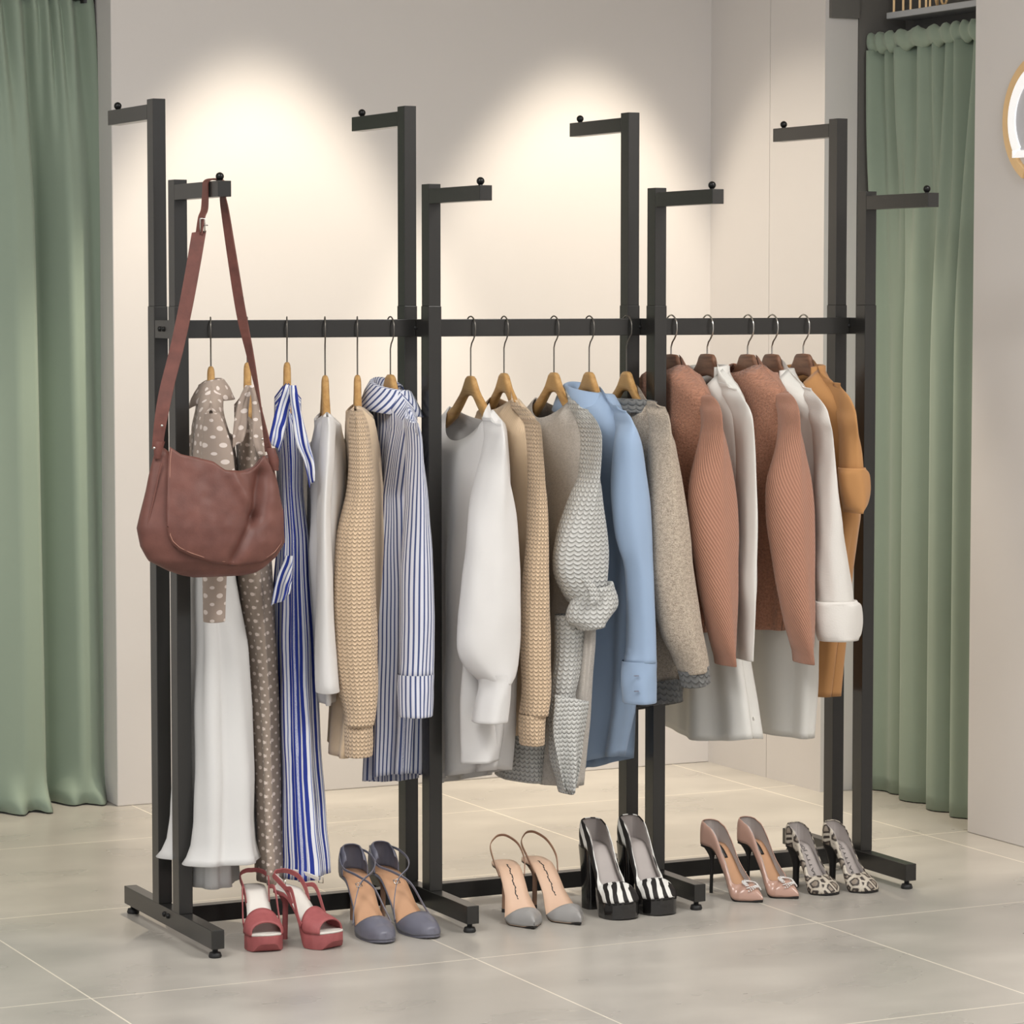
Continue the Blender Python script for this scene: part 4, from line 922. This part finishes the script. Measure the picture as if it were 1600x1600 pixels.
#%%SHOES
# ------------------------------------------------------------------ shoes (local x: heel to toe)
class Shoe:
    def __init__(s, L, h, pl=.0, wb=.04, wh=.027, toe='point', drop=.62, side=1):
        s.L, s.h, s.pl, s.wb, s.wh, s.side = L, h, pl, wb, wh, side
        if toe == 'point': s.ws = ([-.13, -.125, -.11, -.07, 0, .2, .42, .62, .74, .84, .93, .975, 1.0], [0, .35, .62, .9, 1, .92, .98, 1.5, 1.28, .76, .33, .14, .0])
        elif toe == 'almond': s.ws = ([-.13, -.125, -.11, -.07, 0, .2, .42, .62, .76, .88, .95, .985, 1.0], [0, .35, .62, .9, 1, .95, 1.02, 1.48, 1.42, 1.1, .78, .5, .0])
        else: s.ws = ([-.13, -.125, -.11, -.07, 0, .2, .42, .62, .78, .9, .96, .99, 1.0], [0, .35, .62, .9, 1, .95, 1.05, 1.46, 1.46, 1.2, .9, .6, .0])
        s.k = wb / (1.5 * wh)
        s.d0, s.d1 = .1, drop + .1
    def w(s, t): 
        f = interp(t, *s.ws); return s.wh * f * lerp(1, s.k, smooth(.25, .6, t))
    def z(s, t): 
        q = min(1, max(0, (t - s.d0) / (s.d1 - s.d0))); sl = q * q * (3 - 2 * q)
        return s.pl + (s.h - s.pl) * (1 - sl) + .006 + .004 * max(0, .1 - t) * 10 * .5 + .02 * s.L * smooth(.85, 1., t)
    def cy(s, t): return -s.side * .012 * (t - .62) * smooth(.5, 1, t) * 0
    def outline(s, n=44, t1=1.):
        ts = [lerp(t1, -.13, .5 - .5 * math.cos(PI * k / n)) for k in range(n + 1)]
        pts = [(t, 1) for t in ts] + [(t, -1) for t in ts[::-1][1:]]
        return pts
    def slab(s, bot, scale=1., lift=0., t0=-.13, t1=1., n=60):
        rows = []
        for k in range(n + 1):
            t = lerp(t0, t1, .5 - .5 * math.cos(PI * k / n)); w = max(s.w(t) * scale, .0004); zt = s.z(t) + lift; zb = bot(t)
            x = t * s.L
            rows.append([(x, -w, zb), (x, -w, zt), (x, -w * .5, zt), (x, 0, zt), (x, w * .5, zt), (x, w, zt), (x, w, zb), (x, 0, zb)])
        mb = MB().grid(rows, True); mb.cap(rows[0], True); mb.cap(rows[-1]); return mb
    def upper(s, H, lean, inc, off=0., n=70, kk=10, t1=1., base=-.002, pull=0., thr=.62):
        pts = s.outline(n, t1); rows = []; keep = []
        for t, sg in pts:
            w = max(s.w(t) + off, .0001); x = t * s.L; Hh = H(t); ln = lean(t); row = []
            c = (0.01 * s.L, 0.) if t < .01 else (x, 0.)
            xx = x - (off if t < -.1 else 0)
            for k in range(kk + 1):
                q = k / kk * PI / 2; f = 1 - ln * (1 - math.cos(q)) + .05 * math.sin(2 * q)
                if pull and t >= 0:
                    tt = min(1., t + pull * math.sin(q) * (1 - smooth(thr, thr + .3, t))); w2 = max(s.w(tt) + off, .0001)
                    row.append((tt * s.L, sg * w2 * f, s.z(tt) + base + H(tt) * math.sin(q)))
                else: row.append((c[0] + (xx - c[0]) * f, sg * w * f, s.z(t) + base + Hh * math.sin(q)))
            rows.append(row); keep.append(inc(t))
        mb = MB(); n0 = kk + 1; v = [p for r in rows for p in r]; f = []
        for i in range(len(rows) - 1):
            if keep[i] and keep[i + 1]:
                for k in range(kk): f.append((i * n0 + k, (i + 1) * n0 + k, (i + 1) * n0 + k + 1, i * n0 + k + 1))
        used = sorted({a for q in f for a in q}); mp = {a: i for i, a in enumerate(used)}
        return mb.add([v[a] for a in used], [tuple(mp[a] for a in q) for q in f])
    def stiletto(s, r=.0048, top=.024, x0=.0, flare=.35):
        rows = []; zt = s.z(0) - .002
        for k in range(15):
            q = k / 14; z = lerp(0, zt, q); e = max(0, (q - (1 - flare)) / flare) ** 1.6
            rx = lerp(r, top, e); ry = lerp(r, s.wh * .95, e); cx = lerp(x0, .004, q) + lerp(0, -.004, e)
            rows.append([(cx + rx * math.cos(a), ry * math.sin(a), min(z, s.z((cx + rx * math.cos(a)) / s.L) - .004)) for a in (2 * PI * j / 18 for j in range(18))])
        mb = MB().grid(rows, True); mb.cap(rows[0], True); mb.cap(rows[-1]); return mb
    def block(s, rb=.022, rt=.027):
        rows = []; zt = s.z(0) - .002
        for k in range(10):
            q = k / 9; z = lerp(0, zt, q); r = lerp(rb, rt, q ** 2); wy = lerp(s.wh * .72, s.wh * .96, q ** 2)
            rows.append([(r * math.copysign(abs(math.cos(a)) ** .5, math.cos(a)) + .002, wy * math.copysign(abs(math.sin(a)) ** .5, math.sin(a)), min(z, s.z((r * math.cos(a) + .002) / s.L) - .005)) for a in (2 * PI * j / 24 for j in range(24))])
        mb = MB().grid(rows, True); mb.cap(rows[0], True); mb.cap(rows[-1]); return mb
    def arch(s, ta, tb, hgt, th=.003, shift=0., a0=0., a1=PI):
        """band over the foot between stations ta and tb"""
        rows = []
        for k in range(29):
            q = lerp(a0, a1, k / 28); row = []
            for t in np.linspace(ta, tb, 9):
                hh = hgt(t) if callable(hgt) else hgt; tt = t + shift * math.sin(q)
                row.append((tt * s.L, (s.w(tt) + .001) * math.cos(q), s.z(tt) - .003 + hh * math.sin(q) ** .8))
            rows.append(row)
        return MB().grid(rows)
def place(name, label, hp, tp_, mk, group):
    a, b = fl(*hp), fl(*tp_); d = b - a; L = float(np.hypot(d[0], d[1]))
    r = thing(name, label, 'shoe', (a[0], a[1], 0), group, math.atan2(d[1], d[0])); mk(r, L); return r
def pump_parts(r, S, mat, lin, ins, throat, hc, hs, ht, sole_m, heel_mb, heel_m, pl=0., platform_m=None):
    P = lambda n, mb, m, **k: build(n, mb, m, r, local=True, **k)
    H = lambda t: interp(t, [-.13, 0, .15, .35, throat - .06, throat, throat + .12, .9, 1.], [hc, hc * .97, hc * .8, hs, hs, ht * .92, ht, ht * .62, ht * .12])
    lean = lambda t: interp(t, [-.13, .1, throat - .1, throat - .02, throat + .015], [.22, .12, .16, .5, 1.])
    P('upper', S.upper(H, lean, lambda t: True), mat, merge=.0012, solid=.0018)
    P('lining', S.upper(lambda t: H(t) - .0012, lean, lambda t: t < throat + .02, off=-.0028), lin, merge=.0004)
    if pl:
        P('platform', S.slab(lambda t: 0. + max(0, S.z(t) - S.pl - .006) * 1. + (0 if t > .45 else 0), 1.0, -.004, t0=.42), platform_m or sole_m, smooth=False, bevel=.003)
        P('sole', S.slab(lambda t: S.z(t) - .007, 1.0, -.001), sole_m)
    else: P('sole', S.slab(lambda t: max(0., S.z(t) - .0075), .99, -.001), sole_m)
    P('insole', S.slab(lambda t: S.z(t) + .0002, .93, .0015, t1=throat + .1), ins)
    P('heel', heel_mb, heel_m)
    return P
def red(r, L):
    S = Shoe(L, .108, .032, .042, .026, 'almond', .55); P = lambda n, mb, m, **k: build(n, mb, m, r, local=True, **k)
    P('platform', S.slab(lambda t: max(0.0, S.z(t) - lerp(.012, .037, smooth(.35, .62, t))) + .016 * smooth(.86, 1., t), 1., -.003), M['red'], bevel=.002)
    P('insole', S.slab(lambda t: S.z(t) - .0035, 1.01, .0005), M['pale'])
    P('heel', S.stiletto(.0062, .022), M['red'])
    P('vamp_strap', S.arch(.55, .86, lambda t: interp(t, [.55, .7, .86], [.04, .036, .028]), shift=-.02), M['red'], solid=.003)
    for sg in (1, -1):
        z0 = S.z(.3); e = [(.3 * L, sg * S.w(.3), z0 - .004), (.22 * L, sg * S.w(.25) * 1.1, z0 + .025), (.08 * L, sg * .031, S.h + .028), (-.04 * L, sg * .026, S.h + .037), (-.1 * L, sg * .012, S.h + .041), (-.11 * L, 0, S.h + .041)]
        p = spline(e, 7); P('ankle_strap', MB().ribbon(p, [.012] * len(p), [(.5, 0, .85)] * len(p), .0025), M['red'], smooth=False, bevel=.0008)
        e = [(.2 * L, sg * S.w(.25) * 1.12, z0 + .03), (.36 * L, sg * .036, z0 + .028), (.5 * L, sg * .04, S.z(.5) + .012), (.56 * L, sg * .04, S.z(.56) + .006)]
        p = spline(e, 6); P('side_strap', MB().ribbon(p, [.011] * len(p), [(.4, 0, .9)] * len(p), .0025), M['red'], smooth=False, bevel=.0008)
    p = spline([(-.02 * L, .03, S.h + .039), (.12 * L, .045, S.h + .034), (.3 * L, .056, S.h + .024)], 6)
    P('strap_end', MB().ribbon(p, [.009] * len(p), [(.2, 0, 1)] * len(p), .0022), M['pale'], smooth=False, bevel=.0008)
    c = np.array([.32 * L, .058, S.h + .023])
    P('buckle', MB().tube([c + np.array(q) for q in ((-.006, 0, .007), (.006, .002, .007), (.006, .002, -.007), (-.006, 0, -.007), (-.006, 0, .007))], .0012, 6), M['chrome'])
def slate(r, L):
    S = Shoe(L, .1, 0, .042, .03, 'almond', .6); P = lambda n, mb, m, **k: build(n, mb, m, r, local=True, **k)
    H = lambda t: interp(t, [-.13, -.05, .05, .12], [.062, .06, .05, .02])
    P('heel_counter', S.upper(H, lambda t: .35, lambda t: t < .1), M['slate'], merge=.0008, solid=.0025)
    Hv = lambda t: interp(t, [.6, .66, .8, .92, 1.], [.046, .047, .042, .03, .016])
    P('vamp', S.upper(Hv, lambda t: 1., lambda t: t > .585, pull=.14, thr=.585), M['slate'], merge=.0014, solid=.002)
    P('sole', S.slab(lambda t: max(0., S.z(t) - .008), 1., -.001), M['slate'])
    P('insole', S.slab(lambda t: S.z(t), .96, .0015, t1=.75), M['tan'])
    P('heel', S.stiletto(.006, .024), M['nude_d'])
    top = S.h + .06
    a = spline([(-.1 * L, .02, top), (.05 * L, .034, top - .006), (.2 * L, .038, top - .02), (.34 * L, .02, S.z(.35) + .058), (.4 * L, -.012, S.z(.4) + .048), (.5 * L, -.034, S.z(.5) + .024), (.6 * L, -.044, S.z(.6) + .012)], 7)
    b = spline([(-.1 * L, -.02, top), (.05 * L, -.034, top - .012), (.2 * L, -.036, top - .03), (.34 * L, -.016, S.z(.35) + .052), (.42 * L, .016, S.z(.42) + .046), (.53 * L, .034, S.z(.52) + .024), (.62 * L, .042, S.z(.62) + .014)], 7)
    for p in (a, b): P('cross_strap', MB().ribbon(p, [.006] * len(p), [(.45, 0, .9)] * len(p), .0022), M['slate'], smooth=False, bevel=.0007)
    c = np.array([.41 * L, -.016, S.z(.41) + .049])
    P('buckle', MB().tube([c + np.array(q) for q in ((-.006, -.006, .002), (.006, -.006, -.004), (.006, .006, -.002), (-.006, .006, .004), (-.006, -.006, .002))], .0012, 6), M['chrome'])
def sling(r, L):
    S = Shoe(L, .106, 0, .043, .029, 'point', .62); P = lambda n, mb, m, **k: build(n, mb, m, r, local=True, **k)
    Hv = lambda t: interp(t, [.6, .7, .84, .94, 1.], [.042, .04, .033, .022, .01])
    P('vamp', S.upper(Hv, lambda t: 1., lambda t: t > .6, pull=.15, thr=.6), M['grey_l'], merge=.0014, solid=.002)
    P('sole', S.slab(lambda t: max(0., S.z(t) - .007), .97, -.003), M['black'])
    P('insole', S.slab(lambda t: S.z(t) - .0035, 1., .0015, t1=.9), M['nude'])
    P('heel', S.stiletto(.0058, .024), M['nude_d'])
    P('heel_tip', MB().lathe((0, 0, 0), [(.0063, 0), (.0063, .008), (.006, .0085)], 16), M['black'])
    e = [(.26 * L, .03, S.z(.26)), (.16 * L, .037, S.h + .022), (.0, .034, S.h + .05), (-.08 * L, .016, S.h + .066), (-.1 * L, 0, S.h + .07), (-.08 * L, -.016, S.h + .066), (0, -.034, S.h + .05), (.16 * L, -.037, S.h + .022), (.26 * L, -.03, S.z(.26))]
    p = spline(e, 8); P('slingback_strap', MB().ribbon(p, [.0065] * len(p), [(.55, 0, .85)] * len(p), .0022), M['nude_d'], smooth=False, bevel=.0007)
    pts = [(lerp(.08, .46, k / 30) * L, (.0014 * math.sin(k * .9) + .001 * math.sin(k * 2.3)) - .001, 0) for k in range(31)]
    P('insole_script', MB().ribbon([(x, y, S.z(x / L) + .0022) for x, y, _ in pts], [.001 + .0022 * abs(math.sin(k * 1.3)) for k in range(31)], [(0, 1, 0)] * 31, .0006), M['ink'], smooth=False)
def zeb(r, L):
    S = Shoe(L, .142, .034, .044, .03, 'round', .56)
    pump_parts(r, S, M['zebra'], M['lining'], M['lining2'], .62, .058, .024, .042, M['black'], S.block(), M['gloss'], .034, M['gloss'])
def pink(r, L):
    S = Shoe(L, .112, 0, .04, .027, 'point', .6)
    P = pump_parts(r, S, M['pink'], M['lining2'], M['tan'], .66, .054, .026, .036, M['black'], S.stiletto(.0042, .022), M['black'])
    rows = [[(t * L, y, S.z(t) + .0022) for y in (-.005, .005)] for t in np.linspace(.06, .3, 12)]
    P('label_patch', MB().grid(rows), M['black'], solid=.0004)
    mb = MB(); rnd = random.Random(3)
    for ring in range(1, 4):
        for k in range(26):
            a = 2 * PI * k / 26 + ring * .12; sc = (.6 + ring * .13) * (1 / max(abs(math.cos(a + .3)), abs(math.sin(a + .3)))) ** .55
            x = .78 * L + .02 * sc * math.cos(a); y = .019 * sc * math.sin(a)
            t = x / L; w = max(S.w(t), .004); Hh = interp(t, [.66, .78, .9, 1.], [.035, .036, .026, .015])
            f = min(1., abs(y) / w); zz = S.z(t) + Hh * (1 - .42 * f * f) + .003
            mb.ball((x, y, zz), .0019, 6)
    P('crystal_brooch', mb, M['gem'], smooth=False)
def snk(r, L):
    S = Shoe(L, .098, 0, .041, .028, 'almond', .62)
    P = pump_parts(r, S, M['snake'], M['lining2'], M['lining2'], .64, .05, .022, .036, M['black'], S.stiletto(.008, .024, flare=.6), M['black'])
    v, f = textmesh('BATTY JON', .0135)
    x0 = min(p[0] for p in v); ln = max(p[0] for p in v) - x0
    vv = []
    for p in v:
        t = .51 - (p[0] - x0) / ln * .4
        vv.append((t * L, .003 - p[1], S.z(t) + .0026))
    P('insole_lettering', MB().add(vv, [q[::-1] for q in f]), M['ink'], smooth=False)
place('platform_sandal', 'dusty red platform sandal facing forward, the left one of its pair', (396, 1466), (420, 1490), red, 'red platform sandals')
place('platform_sandal', 'dusty red platform sandal turned to the right, stiletto heel in view', (445, 1467), (529, 1484), red, 'red platform sandals')
place('strappy_pump', 'slate blue strappy pump standing nearer the red sandals', (551, 1437), (603, 1476), slate, 'slate strappy pumps')
place('strappy_pump', 'slate blue strappy pump standing nearer the dark post', (598, 1432), (678, 1468), slate, 'slate strappy pumps')
place('slingback_pump', 'grey toed nude slingback pump, left one of its pair', (788, 1425), (835, 1453), sling, 'grey toed slingbacks')
place('slingback_pump', 'grey toed nude slingback pump beside the zebra shoe, thin heel visible', (835, 1419), (908, 1447), sling, 'grey toed slingbacks')
place('platform_pump', 'zebra print platform pump with block heel, next to the slingbacks', (925, 1418), (983, 1438), zeb, 'zebra platform pumps')
place('platform_pump', 'zebra print platform pump in front of the dark posts, right one of its pair', (984, 1412), (1043, 1431), zeb, 'zebra platform pumps')
place('stiletto_pump', 'blush stiletto pump with crystal brooch, left one beside the rack foot', (1111, 1395), (1192, 1411), pink, 'blush brooch pumps')
place('stiletto_pump', 'blush stiletto pump with crystal brooch, next to the snakeskin shoes', (1168, 1390), (1248, 1405), pink, 'blush brooch pumps')
place('snakeskin_pump', 'snakeskin pump with a printed grey insole, next to the blush pump', (1243, 1386), (1305, 1399), snk, 'snakeskin pumps')
place('snakeskin_pump', 'snakeskin pump with a printed grey insole, farthest right of all the shoes', (1300, 1383), (1367, 1395), snk, 'snakeskin pumps')

#%%LIGHT
# ------------------------------------------------------------------ light and camera
SPOT_W, SPOT_A, SPOT_D, SPOT_T = 270, 27.5, .55, 0
def area(name, loc, size, power, color=(1, 1, 1), rot=(0, 0, 0), sy=None):
    l = bpy.data.lights.new(name, 'AREA'); l.energy = power; l.color = color; l.size = size
    if sy: l.shape = 'RECTANGLE'; l.size_y = sy
    o = bpy.data.objects.new(name, l); COL.objects.link(o); o.location = loc; o.rotation_euler = rot; return o
for px in (395, 905):
    x = on(px, 100, 1, WY)[0]
    l = bpy.data.lights.new('ceiling_spot', 'SPOT'); l.energy = SPOT_W; l.color = (1, .88, .71); l.spot_size = math.radians(SPOT_A * 2); l.spot_blend = .35; l.shadow_soft_size = .03
    o = bpy.data.objects.new('ceiling_spot', l); COL.objects.link(o); o.location = (x, WY - SPOT_D, CEIL - .03)
    o.rotation_euler = (math.radians(SPOT_T), 0, 0)
area('ceiling_panel', (2.1, -2.5, CEIL - .03), 1.8, 135, (1, .98, .95), sy=1.4)
area('ceiling_panel', (-1.7, -1.9, CEIL - .03), 1.8, 105, (1, .98, .95), sy=1.4)
w = bpy.data.worlds.new('shop surroundings'); SC.world = w; w.use_nodes = True
wt = w.node_tree; bg = wt.nodes['Background']
tc = wt.nodes.new('ShaderNodeTexCoord'); sx = wt.nodes.new('ShaderNodeSeparateXYZ'); wt.links.new(tc.outputs['Generated'], sx.inputs[0])
mr = wt.nodes.new('ShaderNodeMapRange'); wt.links.new(sx.outputs[1], mr.inputs[0])
for k, v in zip(range(1, 5), (-1, 1, .78, .4)): mr.inputs[k].default_value = v      # the shop is open and brighter towards its front
wt.links.new(mr.outputs[0], bg.inputs[1]); bg.inputs[0].default_value = (.96, .97, 1, 1)

cam = bpy.data.cameras.new('camera'); co = bpy.data.objects.new('camera', cam); COL.objects.link(co)
cam.sensor_width = 36; cam.lens = CAM['f'] / 1600 * 36; cam.clip_end = 60
co.location = tuple(_c); co.rotation_euler = (PI / 2 + CAM['pitch'], 0, -CAM['yaw'])
SC.camera = co
for o in list(bpy.data.objects):
    for k in ('_o', '_i', '_drop'):
        if k in o: del o[k]
vs = SC.view_settings; SC.display_settings.display_device = 'sRGB'
vs.view_transform = 'Standard'; vs.look = 'None'; vs.gamma = 1; vs.exposure = .0; vs.use_curve_mapping = False
